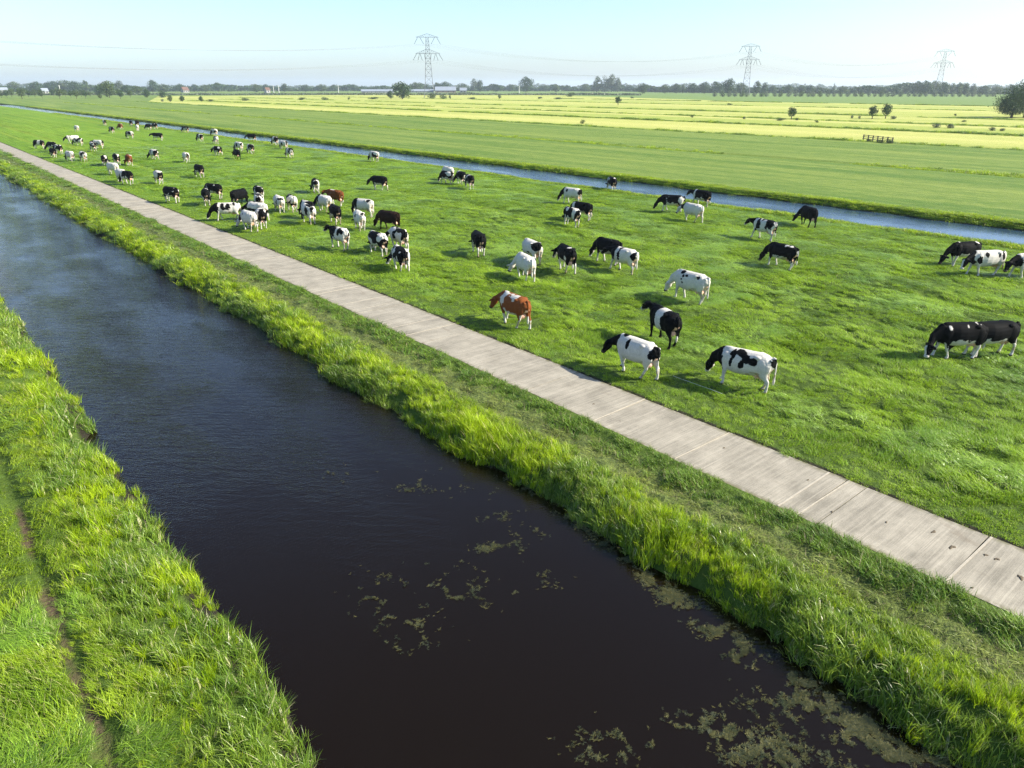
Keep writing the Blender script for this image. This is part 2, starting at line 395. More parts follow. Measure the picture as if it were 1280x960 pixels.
def sample(x0, x1, y0, y1, dens_near, d0, pw, seed, dmax=1e9):
    """random points, thinned with distance; returns x, y, size factor"""
    r = np.random.default_rng(seed); n = int((x1-x0)*(y1-y0)*dens_near)
    x = r.uniform(x0, x1, n); y = r.uniform(y0, y1, n); D = np.sqrt(x*x+y*y+H*H)
    k = np.minimum(1, (d0/D)**pw); m = (r.random(n) < k) & in_view(x, y) & (D < dmax)
    return x[m], y[m], 1/np.sqrt(k[m]), r

G_P1 = leafy('pasture_blade', (.135, .25, .010), (.33, .48, .028), .45, .42, (.30, .32, .10))
G_P2 = leafy('pasture_blade_silvery', (.13, .245, .018), (.31, .47, .042), .45, .28, (.32, .34, .14), rough=.38, spec=.4)
G_R1 = leafy('reed_blade', (.155, .26, .008), (.41, .53, .018), .7, .42, (.42, .38, .16), rough=.4)
G_R2 = leafy('reed_blade_blue', (.10, .19, .018), (.27, .38, .045), .7, .38, (.40, .38, .20), rough=.35, spec=.4)
G_V = leafy('verge_blade', (.085, .17, .016), (.19, .30, .03), .8, .25, (.22, .19, .09))
G_C = leafy('cut_blade', (.11, .15, .03), (.24, .28, .06), .8, .2, (.24, .19, .11))
G_L = leafy('bank_blade', (.12, .21, .008), (.31, .43, .02), .8, .35, (.36, .36, .13))

# pasture east of the path
C1 = tuft_set('pasture_tuft', [G_P1, G_P2, G_P1, G_P2], [
    dict(n=60, rad=.17, h=.19, w=.010, lean=1.0, curl=.8, bias=.75), dict(n=60, rad=.18, h=.21, w=.010, lean=1.2, curl=1.2, bias=.8),
    dict(n=50, rad=.15, h=.12, w=.010, lean=.7, curl=.5, bias=.5), dict(n=60, rad=.2, h=.15, w=.012, lean=1.4, curl=1.3, bias=.9)])
x, y, s, r = sample(15.34, 48.3, 0, 125, 26, 24, 1.7, 1)
lump = vn2(x*.5, y*.5, 77)
sz = (.65+.75*lump)*np.interp(x, [15.5, 16.0, 17.2], [.75, .9, 1.0])*r.uniform(.7, 1.2, len(x))
ang = (vn2(x*1.0, y*.7, 51)-.5)*5+(vn2(x*.25, y*.25, 52)-.5)*2+2.4+r.normal(0, .35, len(x))
hz_ = np.interp(np.sqrt(x*x+y*y), [0, 30, 60, 110], [1, .8, .6, .45])
P = np.stack([x, y, ground_h(x, y)], -1)
silv = vn2(x*.6, y*.6, 61)+r.normal(0, .12, len(x))
idx = np.where(silv > .66, np.where(r.random(len(x)) < .5, 1, 3), np.where(r.random(len(x)) < .6, 0, 2))
idx = np.where((x < 16.9) & (r.random(len(x)) < .8), 2, idx)
scatter('pasture_grass', P, np.stack([0*x, 0*x, ang], -1), np.stack([s*sz, s*sz, sz*hz_], -1), idx, C1, 'lush trampled grass covering the pasture the cows graze', 'grass')

# reeds, both canal banks
C2 = tuft_set('reed_tuft', [G_R1, G_R2, G_R1, G_R2], [
    dict(n=34, rad=.15, h=.44, w=.015, lean=.45, curl=.5, bias=.4, lv=5), dict(n=30, rad=.14, h=.52, w=.017, lean=.5, curl=.7, bias=.5, lv=5),
    dict(n=50, rad=.17, h=.28, w=.011, lean=.6, curl=.6, bias=.3), dict(n=26, rad=.12, h=.56, w=.02, lean=.55, curl=1.1, bias=.4, lv=5)])
def reeds(x0, x1, y0, y1, dn, seed, edge_x, side):
    x, y, s, r = sample(x0, x1, y0, y1, dn, 16, 1.5, seed, 260)
    z = ground_h(x, y); m = (z > WATER-.16) & (r.random(len(x)) < np.interp(z, [WATER-.16, WATER-.02, 0], [.12, 1, 1]))
    if side > 0: m &= r.random(len(x)) < np.interp(x, [10.7, 11.5], [1, 0])
    else: m &= r.random(len(x)) < np.interp(x, [.55, 1.2], [0, 1])
    x, y, s, z = x[m], y[m], s[m], z[m]
    e = np.abs(x-edge_x)
    sz = np.interp(e, [0, .7, 1.6], [.88, .82, .6])*(.6+.8*vn2(x*1.1, y*.8, 71))*r.uniform(.7, 1.2, len(x))
    pb = vn2(x*.9, y*.5, 81)+r.normal(0, .15, len(x))+.25*np.exp(-(e/.35)**2)
    idx = np.where(pb > .62, np.where(r.random(len(x)) < .6, 1, 3), np.where(r.random(len(x)) < np.interp(e, [.2, 1.3], [.7, .15]), 0, 2))
    return x, y, z, s, sz, idx, r
for nm, a, lab in (('reed_bank', (9.5, 11.7, -3, 330, 62, 2, 9.85, 1), 'bright green reeds and sedge between canal and farm path'),
                   ('reed_bank', (.5, 2.62, -3, 120, 48, 3, 2.2, -1), 'yellow green reeds on the canal side next to the worn trail')):
    x, y, z, s, sz, idx, r = reeds(*a)
    scatter(nm, np.stack([x, y, z], -1), np.stack([r.normal(0, .08, len(x)), r.normal(0, .08, len(x)), r.uniform(0, 6.28, len(x))], -1),
            np.stack([s*sz*.9, s*sz*.9, sz], -1), idx, C2, lab, 'reeds')

# long soft grass left of the reeds
C3 = tuft_set('bank_tuft', [G_L, G_P2, G_L], [
    dict(n=60, rad=.16, h=.22, w=.009, lean=1.0, curl=1.0, bias=.7), dict(n=55, rad=.16, h=.24, w=.009, lean=1.2, curl=1.2, bias=.8), dict(n=60, rad=.15, h=.16, w=.009, lean=.7, curl=.6, bias=.4)])
x, y, s, r = sample(-6, 1.5, -3, 90, 42, 14, 1.6, 4, 130)
tr = np.abs(x-.31+(vn2(y*.6, 0*y, 91)-.5)*.12); m = (tr > .09) | (r.random(len(x)) < .05+.5*np.clip(vn2(y*1.1, x*0, 95)*2-.8, 0, 1)); m &= r.random(len(x)) < np.interp(x, [.9, 1.5], [1, 0])
x, y, s = x[m], y[m], s[m]; tr = tr[m]
sz = (.55+.8*vn2(x*.9, y*.7, 92))*r.uniform(.7, 1.2, len(x))*np.interp(tr, [0, .15, .35], [.35, .6, 1])
scatter('bank_grass', np.stack([x, y, ground_h(x, y)], -1), np.stack([0*x, 0*x, (vn2(x*.5, y*.5, 93)-.5)*6+r.normal(0, .4, len(x))], -1), np.stack([s*sz, s*sz, sz], -1),
        np.where(vn2(x*.8, y*.8, 94)+r.normal(0, .1, len(x)) > .6, 1, np.where(r.random(len(x)) < .5, 0, 2)), C3, 'soft swirling grass on both sides of the worn dirt trail', 'grass')

# cut and driven-over verge beside the path
C4 = tuft_set('verge_tuft', [G_V, G_C, G_L], [
    dict(n=46, rad=.14, h=.20, w=.011, lean=.8, curl=.8, bias=.3), dict(n=40, rad=.17, h=.10, w=.011, lean=1.8, curl=1.2, bias=.3), dict(n=50, rad=.14, h=.14, w=.010, lean=.8, curl=.6, bias=.3)])
x, y, s, r = sample(10.9, 13.02, -3, 200, 44, 16, 1.5, 5, 230)
c_ = np.exp(-((x-11.75)/.42)**2); m = r.random(len(x)) < 1-.35*c_*np.clip(vn2(x*2, y*1.3, 96)*2, 0, 1)
m &= (x < 12.99+.09*vn2(y*2, 0*y, 98)*r.random(len(x)))
x, y, s, c_ = x[m], y[m], s[m], c_[m]
sz = (.55+.8*vn2(x*1.8, y*1.2, 97))*r.uniform(.7, 1.2, len(x))*np.interp(x, [12.7, 13.0], [1, .7])
idx = np.where(r.random(len(x)) < c_*1.15, 1, np.where((x > 12.0), 0, 2))
scatter('verge_grass', np.stack([x, y, ground_h(x, y)], -1), np.stack([0*x, 0*x, r.uniform(0, 6.28, len(x))], -1), np.stack([s*sz, s*sz, sz], -1), idx, C4,
        'dull mown and driven-over grass strip along the concrete path', 'grass')
# short fringe at the pasture side of the slab
# ditch-side growth: second canal far bank and field ditches
C5 = tuft_set('ditch_tuft', [G_R1, G_V, G_L], [
    dict(n=46, rad=.35, h=.55, w=.03, lean=.5, curl=.6, bias=.3), dict(n=46, rad=.4, h=.5, w=.035, lean=.7, curl=.7, bias=.3), dict(n=60, rad=.4, h=.35, w=.03, lean=.7, curl=.6, bias=.3)])
def strip(name, cx, wd, y0, y1, n, hs, probs, lab, seed, clumpy=0.0, slope=0.0):
    r = np.random.default_rng(seed); y = y0+(y1-y0)*r.random(n)**1.6; x = cx+r.normal(0, wd, n)+(y-y0)*slope
    m = in_view(x, y) & (vn2(y*.07, 0*y, seed) > clumpy-.0001)
    x, y = x[m], y[m]; D = np.sqrt(x*x+y*y); s = np.clip(D/80, 1, 4)**.6*r.uniform(.6, 1.2, len(x)); hh = hs*(.45+1.1*vn2(y*.22, x*.3, seed+1))*r.uniform(.7, 1.2, len(x))
    scatter(name, np.stack([x, y, ground_h(x, y)], -1), np.stack([0*x, 0*x, r.uniform(0, 6.28, len(x))], -1), np.stack([s, s, hh], -1), r.choice(3, len(x), p=probs), C5, lab, 'ditch growth')
strip('ditch_bank_reeds', 57.6, .45, 0, 420, 12000, .3, [.55, .02, .43], 'dark reedy far bank of the blue ditch behind the herd', 11)
strip('ditch_bank_grass', 48.3, .25, 0, 300, 5000, .45, [.3, .2, .5], 'low grass fringe on the herd side of the blue ditch', 12)
strip('ditch_bank_reeds', 88, .45, 0, 500, 5000, .75, [.45, .25, .3], 'rough grass ditch line crossing the green meadow', 13, .15)
strip('ditch_bank_reeds', 126.3, .5, 0, 520, 6500, 1.1, [.1, .75, .15], 'dark ditch line along the front edge of the yellow meadow', 14, .1)
for i, (cx, y1, n, lab) in enumerate(((162, 520, 2500, 'first thin ditch line inside the yellow meadow, nearest the herd'), (196.2, 560, 4000, 'second ditch line inside the yellow meadow, with the lone pollard tree'),
        (240, 640, 4000, 'third ditch line inside the yellow meadow, below the far pollard'), (320.5, 700, 4000, 'faint fourth ditch line deep in the yellow meadow'), (398, 420, 2500, 'fifth ditch line along the far edge of the yellow meadow'))):
    strip('ditch_bank_reeds', cx, .6, 10, y1, n, 1.15, [.15, .65, .2], lab, 15+i, .22 if i != 1 else .1)

# floating weed on the canal
wmat = leafy('weed_leaf', (.06, .06, .017), (.17, .16, .055), 2.0, .1, None, .35, .6)
wmat2 = leafy('weed_leaf_dark', (.035, .05, .022), (.08, .09, .045), 2.0, .1, None, .35, .5)
cw = bpy.data.collections.new('weed_bits')
for i in range(4):
    r = np.random.default_rng(300+i); V = []; Q = []
    for k in range(11):
        a = r.normal(0, .7); L = r.uniform(.015, .06); w_ = r.uniform(.002, .005); bx, by = r.normal(0, .018, 2); b = len(V); z = r.uniform(.003, .02)
        dx, dy = math.cos(a), math.sin(a)
        for t_, wd in ((0, .3), (.5, 1), (1, .25)):
            V.append((bx+dx*L*t_-dy*w_*wd, by+dy*L*t_+dx*w_*wd, z*(.3+t_))); V.append((bx+dx*L*t_+dy*w_*wd, by+dy*L*t_-dx*w_*wd, z*(.3+t_)))
        Q += [(b, b+1, b+3, b+2), (b+2, b+3, b+5, b+4)]
    cw.objects.link(bpy.data.objects.new('weed_bit_%d' % i, mesh_np('weed_bit', V, np.array(Q), wmat if i < 3 else wmat2, False, {'rnd': ('FLOAT', r.random(len(V)))})))
def weed(name, pts, lab, seed):
    r = np.random.default_rng(seed); xs_, ys_ = [], []
    for (px, py, rx, ry, n, thr) in pts:      # ellipses where the weed lies on the water
        c = at(px, py, WATER); e1 = at(px+rx, py, WATER)-c; e2 = at(px, py+ry, WATER)-c
        a = r.normal(0, .5, (n, 2)); q = c[:2]+a[:, :1]*e1[:2]+a[:, 1:]*e2[:2]
        fil = ridge(q[:, 0]*2.6+vn2(q[:, 0]*6, q[:, 1]*6, 7)*.6, q[:, 1]*2.6+vn2(q[:, 0]*6, q[:, 1]*6, 9)*.6, seed)*.6+ridge(q[:, 0]*8, q[:, 1]*8, seed+1)*.4
        pr_ = np.clip((fil-thr+.02)/.28, 0, 1)**1.5*np.clip((vn2(q[:, 0]*2.2, q[:, 1]*2.2, seed+2)+.6*vn2(q[:, 0]*7, q[:, 1]*7, seed+3)-.52)/.5, 0, 1); q = q[r.random(len(q)) < pr_*1.3]; xs_.append(q[:, 0]); ys_.append(q[:, 1])
    x = np.concatenate(xs_); y = np.concatenate(ys_); m = (x < 9.95) & (x > 2.3) & (ground_h(x, y) < WATER+.03); x, y = x[m], y[m]
    sc_ = r.uniform(.4, .95, len(x)); rot = np.stack([r.normal(0, .1, len(x)), r.normal(0, .1, len(x)), -PSI+r.normal(0, .6, len(x))], -1)
    scatter(name, np.stack([x, y, np.full(len(x), WATER+.004)], -1), rot, np.stack([sc_]*3, -1), r.choice(4, len(x), p=[.2, .2, .2, .4]), cw, lab, 'water weed')
weed('water_weed', [(500, 750, 45, 22, 2600, .72), (545, 735, 60, 20, 2200, .74), (520, 712, 70, 14, 1100, .76), (510, 785, 40, 26, 1600, .74), (580, 757, 26, 12, 900, .68)], 'ragged olive patch of weed floating in mid canal', 41)
weed('water_weed', [(655, 675, 30, 26, 1500, .72), (615, 685, 22, 6, 450, .6), (648, 735, 45, 12, 700, .76), (670, 725, 26, 16, 600, .76), (620, 648, 34, 10, 500, .76)], 'smaller weed patch between the mid canal patch and the reed bank', 42)
weed('water_weed', [(500, 605, 45, 14, 800, .74), (420, 590, 60, 14, 900, .78), (520, 612, 22, 6, 400, .6), (560, 580, 24, 10, 300, .7), (600, 615, 40, 8, 400, .74)], 'thin scattered weed streaks on the bluish water beyond', 43)
weed('water_weed', [(785, 932, 90, 20, 2600, .74), (900, 912, 110, 24, 3400, .74), (985, 945, 70, 22, 3200, .66), (745, 930, 30, 8, 400, .6), (960, 878, 50, 12, 700, .72)], 'broken weed strands on the black water close to the drone', 44)
ed = []
for k in range(60):
    t_ = (k+.5)/60; px = 575+t_*600; py = 560+t_*400+(-6 if px < 800 else 0)
    wdt = np.interp(px, [575, 780, 930, 1080, 1180], [9, 12, 24, 60, 70]); nn = int(np.interp(px, [575, 780, 930, 1180], [110, 170, 600, 1500]))
    off = np.interp(px, [575, 800, 950, 1150], [0, 4, 14, 20])
    ed.append((px-off, py+off*.6, wdt, wdt*.42, nn, .60 if k % 3 else .5))
weed('water_weed', ed, 'yellowish mats of weed lying along the foot of the reed bank', 45)
# ------------------------------------------------------------------ cows
def loft(bm, rings, n=16, e=2.0, ref=(0, 1, 0)):
    """rings: (x,y,z, lateral radius, perpendicular radius[, exponent])"""
    P = [Vector(r[:3]) for r in rings]; loops = []
    for i, r in enumerate(rings):
        a = P[max(0, i-1)]; b = P[min(len(P)-1, i+1)]; tg = (b-a).normalized(); lat = Vector(ref); lat = (lat-tg*lat.dot(tg)).normalized(); up = tg.cross(lat)
        ex = r[5] if len(r) > 5 else e; lp = []
        for k in range(n):
            t = 2*math.pi*k/n; c, s = math.cos(t), math.sin(t)
            lp.append(bm.verts.new(P[i]+lat*(r[3]*math.copysign(abs(c)**(2/ex), c))+up*(r[4]*math.copysign(abs(s)**(2/ex), s))))
        loops.append(lp)
    for A, B in zip(loops, loops[1:]):
        for k in range(n): bm.faces.new((A[k], A[(k+1) % n], B[(k+1) % n], B[k]))
    bm.faces.new(loops[0][::-1]); bm.faces.new(loops[-1])
def blob(bm, c, r, rot=None):
    m = Matrix.Translation(c) @ (rot or Matrix()) @ Matrix.Diagonal((*r, 1)); bmesh.ops.create_icosphere(bm, subdivisions=2, radius=1, matrix=m)
POSES = {  # head path: neck mid, poll, muzzle ; feet x offsets fl fr hl hr ; tail
    'g0': dict(neck=(1.10, 0, .92), poll=(1.27, 0, .68), muz=(1.47, 0, .19), feet=(.10, -.16, -.06, .14)),
    'g1': dict(neck=(1.08, .10, .90), poll=(1.22, .22, .66), muz=(1.36, .36, .19), feet=(-.18, .16, .12, -.10)),
    'g2': dict(neck=(1.08, -.10, .91), poll=(1.23, -.20, .67), muz=(1.38, -.33, .19), feet=(.02, .18, -.14, .05)),
    'w0': dict(neck=(1.02, .02, 1.16), poll=(1.25, .06, 1.20), muz=(1.60, .12, .86), feet=(.24, -.14, -.16, .22)),
    'w1': dict(neck=(1.02, .04, 1.06), poll=(1.24, .10, .98), muz=(1.48, .18, .52), feet=(-.18, .22, .24, -.16)),
    'u0': dict(neck=(.96, .04, 1.20), poll=(1.12, .09, 1.32), muz=(1.47, .18, 1.02), feet=(.06, -.08, -.10, .12)),
}
def cow_bm(ps):
    bm = bmesh.new()
    loft(bm, [(-.91, 0, 1.26, .06, .05), (-.86, 0, 1.19, .17, .17), (-.76, 0, 1.13, .245, .27, 2.3), (-.62, 0, 1.09, .275, .325, 2.5), (-.45, 0, 1.06, .30, .36, 2.5), (-.25, 0, 1.01, .33, .405, 2.3),
              (0, 0, .985, .355, .425, 2.2), (.25, 0, .985, .35, .425, 2.2), (.45, 0, 1.0, .30, .41, 2.2), (.62, 0, 1.03, .255, .385, 2.1), (.78, 0, 1.07, .205, .30), (.90, 0, 1.10, .14, .19), (.95, 0, 1.11, .06, .08)], 20)
    for s in (-1, 1):
        blob(bm, (-.42, s*.23, 1.30), (.12, .075, .07)); blob(bm, (-.84, s*.12, 1.25), (.07, .055, .06)); blob(bm, (.58, s*.19, 1.05), (.20, .11, .26)); blob(bm, (-.55, s*.235, 1.02), (.20, .08, .26))
    blob(bm, (.55, 0, 1.37), (.22, .09, .06)); blob(bm, (-.30, 0, 1.37), (.35, .07, .045))
    nk, po, mz = ps['neck'], ps['poll'], ps['muz']; v = lambda a, b, t: tuple(a[i]+(b[i]-a[i])*t for i in range(3))
    b0 = (.66, 0, 1.13)
    loft(bm, [(*b0, .19, .30), (*v(b0, nk, .5), .14, .245), (*nk, .105, .18), (*v(nk, po, .6), .085, .13), (*po, .08, .10)], 16)
    loft(bm, [(*v(po, mz, -.14), .06, .07), (*v(po, mz, .0), .125, .13), (*v(po, mz, .28), .14, .16), (*v(po, mz, .5), .10, .135), (*v(po, mz, .75), .08, .09), (*v(po, mz, .95), .098, .09), (*v(po, mz, 1.06), .07, .055)], 14)
    hv = (Vector(mz)-Vector(po)).normalized()
    for s in (-1, 1):   # ears
        q = Vector(po)+hv*.06
        loft(bm, [(q.x, q.y+s*.07, q.z, .035, .035), (q.x-.02, q.y+s*.17, q.z+.02, .075, .028), (q.x-.04, q.y+s*.25, q.z+.01, .07, .026), (q.x-.05, q.y+s*.33, q.z-.01, .02, .014)], 8, ref=(hv.x, hv.y, hv.z))
    f = ps['feet']
    for s, fx in ((1, f[0]), (-1, f[1])):
        x0 = .60; kz = .42 if abs(fx) < .2 else .43
        loft(bm, [(x0, s*.18, 1.0, .09, .19), (x0-.02, s*.19, .78, .085, .13), (x0+fx*.3, s*.175, .60, .062, .075), (x0+fx*.55+.015, s*.165, kz, .052, .056), (x0+fx*.8, s*.16, .26, .036, .038), (x0+fx*.98, s*.16, .12, .046, .046), (x0+fx+.03, s*.16, .05, .058, .066), (x0+fx+.035, s*.16, -.01, .062, .07)], 10)
    for s, fx in ((1, f[2]), (-1, f[3])):
        x0 = -.62
        loft(bm, [(x0-.03, s*.165, 1.10, .12, .23), (x0+.0, s*.18, .90, .115, .235), (x0-.01+fx*.15, s*.18, .74, .095, .165), (x0-.06+fx*.35, s*.175, .61, .062, .095), (x0-.12+fx*.55, s*.17, .50, .05, .066), (x0-.10+fx*.75, s*.17, .36, .040, .045), (x0-.06+fx*.95, s*.17, .15, .042, .044), (x0-.03+fx, s*.17, .07, .055, .06), (x0+.0+fx, s*.17, -.01, .062, .072)], 10)
    blob(bm, (-.44, 0, .66), (.20, .15, .15)); blob(bm, (-.55, 0, .64), (.14, .14, .15))
    for s in (-1, 1):
        for xx in (-.56, -.40): loft(bm, [(xx, s*.07, .58, .025, .025), (xx, s*.075, .46, .016, .016)], 6, ref=(0, 1, 0))
    loft(bm, [(-.84, 0, 1.33, .05, .045), (-.92, 0, 1.31, .036, .036), (-.965, .01, 1.18, .030, .03), (-.975, .015, .9, .026, .026), (-.97, .02, .68, .03, .03), (-.965, .02, .55, .048, .045), (-.96, .02, .42, .034, .034), (-.96, .02, .36, .012, .012)], 8)
    bmesh.ops.triangulate(bm, faces=bm.faces[:]); bmesh.ops.recalc_face_normals(bm, faces=bm.faces[:])
    return bm
BASES = {}
for pn, ps in POSES.items():
    for res, vox in (('hi', .019), ('lo', .034)):
        bm = cow_bm(ps); me = bpy.data.meshes.new('tmp'); bm.to_mesh(me); bm.free()
        o = bpy.data.objects.new('tmp', me); COL.objects.link(o)
        md = o.modifiers.new('r', 'REMESH'); md.mode = 'VOXEL'; md.voxel_size = vox; md.use_smooth_shade = True
        sm = o.modifiers.new('s', 'SMOOTH'); sm.factor = .5; sm.iterations = 2 if res == 'hi' else 1
        dg = bpy.context.evaluated_depsgraph_get(); ev = bpy.data.meshes.new_from_object(o.evaluated_get(dg))
        nv = len(ev.vertices); V = np.zeros(nv*3, np.float32); ev.vertices.foreach_get('co', V)
        li = np.zeros(len(ev.loops), np.int32); ev.loops.foreach_get('vertex_index', li); BASES[pn, res] = (V.reshape(-1, 3), li.reshape(-1, 4))
        bpy.data.objects.remove(o); bpy.data.meshes.remove(ev)
BLK = np.array([.0042, .0045, .005]); WHT = np.array([.50, .475, .42]); RED = np.array([.17, .056, .018]); BRN = np.array([.018, .010, .007]); PNK = np.array([.62, .40, .30])
def coat(pose, V, kind, seed, spots):
    ps = POSES[pose]; n = len(V); hd, mz = np.array(ps['poll']), np.array(ps['muz']); ax = mz-hd; L = np.linalg.norm(ax); ax = ax/L
    rel = V-hd; t = rel@ax; d = np.linalg.norm(rel-t[:, None]*ax, axis=1)
    head = (t > -.06) & (d < .30) & (V[:, 0] > .98); neck = (V[:, 0] > .72) & (V[:, 2] > .5) & ~head | ((V[:, 0] > .98) & ~head)
    x, y, z = V[:, 0], V[:, 1], V[:, 2]
    wob = (vn3(V*6+seed*3.1, seed)-.5)*.22+(vn3(V*15, seed+3)-.5)*.12
    nz = vn3(V*np.array([2.1, 2.6, 2.1])+seed*7.7, seed)*.75+vn3(V*5.5+seed, seed+1)*.25
    dark = np.zeros(n, bool)
    thr = {'b': .30, 'm': .46, 'w': .60, 'p': .80, 'B': -1, 'r': .30, 'R': .25, 'belt': -1, 'c': 9}[kind[0] if kind != 'belt' else 'belt']
    dark = nz > thr
    headdark = kind not in ('p',); neckdark = (kind in ('b', 'B', 'r', 'R', 'belt', 'm', 'c')) or (seed % 2 == 0 and kind == 'w')
    dark = np.where(neck & (x+wob > .80), neckdark, dark)
    for s in spots:
        sx, sy, sz, rx, ry, rz = s[:6]; q = ((x-sx)/rx)**2+((y-sy)/ry)**2+((z-sz)/rz)**2+wob*6
        dark = np.where(q < 1, s[6] > 0, dark)
    if kind == 'belt': dark = ~((x+wob*.6 > -.22) & (x+wob*.6 < .16))
    if kind not in ('B', 'belt'):
        legw = z+wob < (.62 if kind not in ('R', 'r') else .5); leg2 = (z+wob < .80) & (np.abs(x) < .45)
        dark = np.where((legw & ~head & ~neck) | (leg2 & (kind in ('b', 'm', 'w', 'r', 'c'))), False, dark)
    dark = np.where(head, headdark, dark)
    base = {'r': RED, 'R': RED*.75}.get(kind, BLK)
    if kind == 'B' and seed % 3 == 0: base = BRN
    C = np.where(dark[:, None], base, WHT*(.94+.1*vn3(V*9, seed+5)[:, None]))
    fr = head & (np.abs(rel@np.cross(ax, [0, 1, 0])) > 0) & (np.abs(y-hd[1]-t*ax[1]) < .05) & (t > .05) & (seed % 2 == 1) & (kind not in ('B',))
    C = np.where(fr[:, None], WHT, C)
    muz = head & (t > L*.84); C = np.where(muz[:, None], (WHT*.9 if seed % 2 else np.array([.05, .04, .04])), C)
    ud = ((x+.49)**2/.26**2+y**2/.17**2+(z-.60)**2/.18**2 < 1) & (z < .74); C = np.where(ud[:, None], PNK, C)
    inner = (np.abs(y) < .09) & (x < -.74) & (z < 1.05) & (z > .6) & (np.abs(x+.97) > .06); C = np.where(inner[:, None] & (kind != 'B'), PNK*.9+.05, C)
    tl = (x < -.925) & (z < .66); C = np.where(tl[:, None], WHT if kind != 'B' else BLK, C)
    C = np.where(((z < .055))[:, None], np.array([.06, .05, .035]), C)
    # mud and dung stains on flanks and legs
    st = (vn3(V*6+9, seed+8) > .62) & (z < .8) & (x < -.1) & ~dark
    C = np.where(st[:, None], C*np.array([.72, .64, .5]), C)
    return np.concatenate([C, np.ones((n, 1))], 1)
def coat_mat():
    t = NT('cow_coat'); a = t.n('ShaderNodeAttribute', attribute_name='coat').outputs['Color']
    tc = t.n('ShaderNodeTexCoord').outputs['Object']; n = t.noise(tc, 24, 3, .6); n2 = t.noise(tc, 4, 3)
    col = t.hsv(a, v=t.math('ADD', t.mapr(n, .3, .7, .88, 1.08), t.mapr(n2, .3, .7, -.06, .05)))
    return t.done(t.bsdf(col, .7, .04, t.bump(n, .25, .01)))
CM = coat_mat()
COWS = []; COWS_SCALE = .93
def cow(px, py, a, pose, kind, label, spots=(), size=1.0, seed=None, z=None):
    i = len(COWS); seed = i+1 if seed is None else seed
    p = at(px, py, .03); az = math.atan2(p[0], p[1])           # bearing of the cow, clockwise from +Y
    head = az-R(90)+R(a)                                       # a=0 faces left across the view, 90 straight away
    near = math.hypot(p[0], p[1]) < 48
    V, Fc = BASES[pose, 'hi' if near else 'lo']
    C = coat(pose, V, kind, seed, spots)
    rr = random.Random(seed); lw, hw = 1+rr.uniform(-.05, .05), 1+rr.uniform(-.04, .04)
    V = V.copy(); z_ = V[:, 2]; V[:, 2] = np.where(z_ < .62, z_*.84, z_-.099); V[:, 1] *= 1.05
    me = mesh_np('cow', V*np.array([1+rr.uniform(-.03, .03), lw, hw]), Fc, CM, True, {'coat': ('FLOAT_COLOR', C)})
    o = obj('cow', me); o.location = (p[0], p[1], float(ground_h(np.array([p[0]]), np.array([p[1]]))[0])+.01)
    o.rotation_euler = (0, 0, math.pi/2-head); s = size*COWS_SCALE; o.scale = (s, s, s)
    tag(o, label, 'cow', 'dairy cows grazing the long green pasture'); COWS.append(o)
_cow = cow
HULL = {}
for (pn_, rs_), (V_, F_) in BASES.items():
    if rs_ == 'lo': q_ = V_[::7].copy(); z_ = q_[:, 2]; q_[:, 2] = np.where(z_ < .62, z_*.84, z_-.099); HULL[pn_] = q_*COWS_SCALE
def cow(x0, x1, py, a, pose, kind, label, spots=(), size=1.0, seed=None):
    """x0..x1: silhouette span, py: lowest hooves, in the photograph's pixels; heading and place are fitted to them"""
    best = None; P = HULL[pose]*size
    for da in range(-30, 31, 3):
        aa = a+da; px, pyy = (x0+x1)/2, py-1.0
        for it in range(5):
            p = at(px, pyy, .03); az = math.atan2(p[0], p[1]); th = math.pi/2-(az-R(90)+R(aa)); c, s_ = math.cos(th), math.sin(th)
            X_, Y_, _ = project(p[0]+P[:, 0]*c-P[:, 1]*s_, p[1]+P[:, 0]*s_+P[:, 1]*c, P[:, 2]+.03)
            px += ((x0+x1)/2-(X_.min()+X_.max())/2)*.9; pyy += (py-Y_.max())*.9
        cost = abs((X_.max()-X_.min())-(x1-x0))/(x1-x0)+abs(da)*.0035
        if best is None or cost < best[0]: best = (cost, aa, px, pyy)
    _cow(best[2], best[3], best[1], pose, kind, label, spots, size, seed)
D_, W_ = 1, 0
# close cows
cow(880, 972, 497, 24, 'g2', 'c', 'white cow with black neck and scattered black flank spots grazing closest to the drone', [(.95, 0, .95, .36, .5, .5, 1), (.36, .3, 1.28, .13, .35, .13, 1), (.12, .2, 1.33, .18, .3, .13, 1), (.40, .35, 1.0, .08, .3, .16, 1), (.05, .35, 1.0, .10, .3, .13, 1), (-.10, .3, 1.2, .12, .3, .13, 1), (-.32, .3, 1.16, .14, .3, .12, 1), (-.86, .03, 1.16, .16, .17, .20, 1)], seed=31)
cow(751, 826, 477, 40, 'w1', 'c', 'white cow with black neck walking towards the concrete path, single black shoulder patch', [(1.0, 0, 1.0, .28, .5, .4, 1), (.22, .32, 1.24, .09, .3, .19, 1), (.55, 0, 1.42, .12, .2, .07, 1), (-.86, .05, 1.1, .16, .26, .26, 1)], seed=32)
cow(802, 852, 439, 42, 'u0', 'belt', 'black cow with one broad white belt walking behind the path-side white cow', seed=33)
cow(613, 663, 413, 38, 'w1', 'r', 'red-brown and white cow walking beside the concrete path', [(-.25, .15, 1.36, .20, .22, .14, -1), (.52, .3, 1.12, .045, .3, .25, -1), (.1, .3, 1.1, .26, .4, .3, 1), (-.68, .2, 1.15, .22, .3, .3, 1), (.75, 0, 1.2, .2, .3, .3, 1)], seed=34)
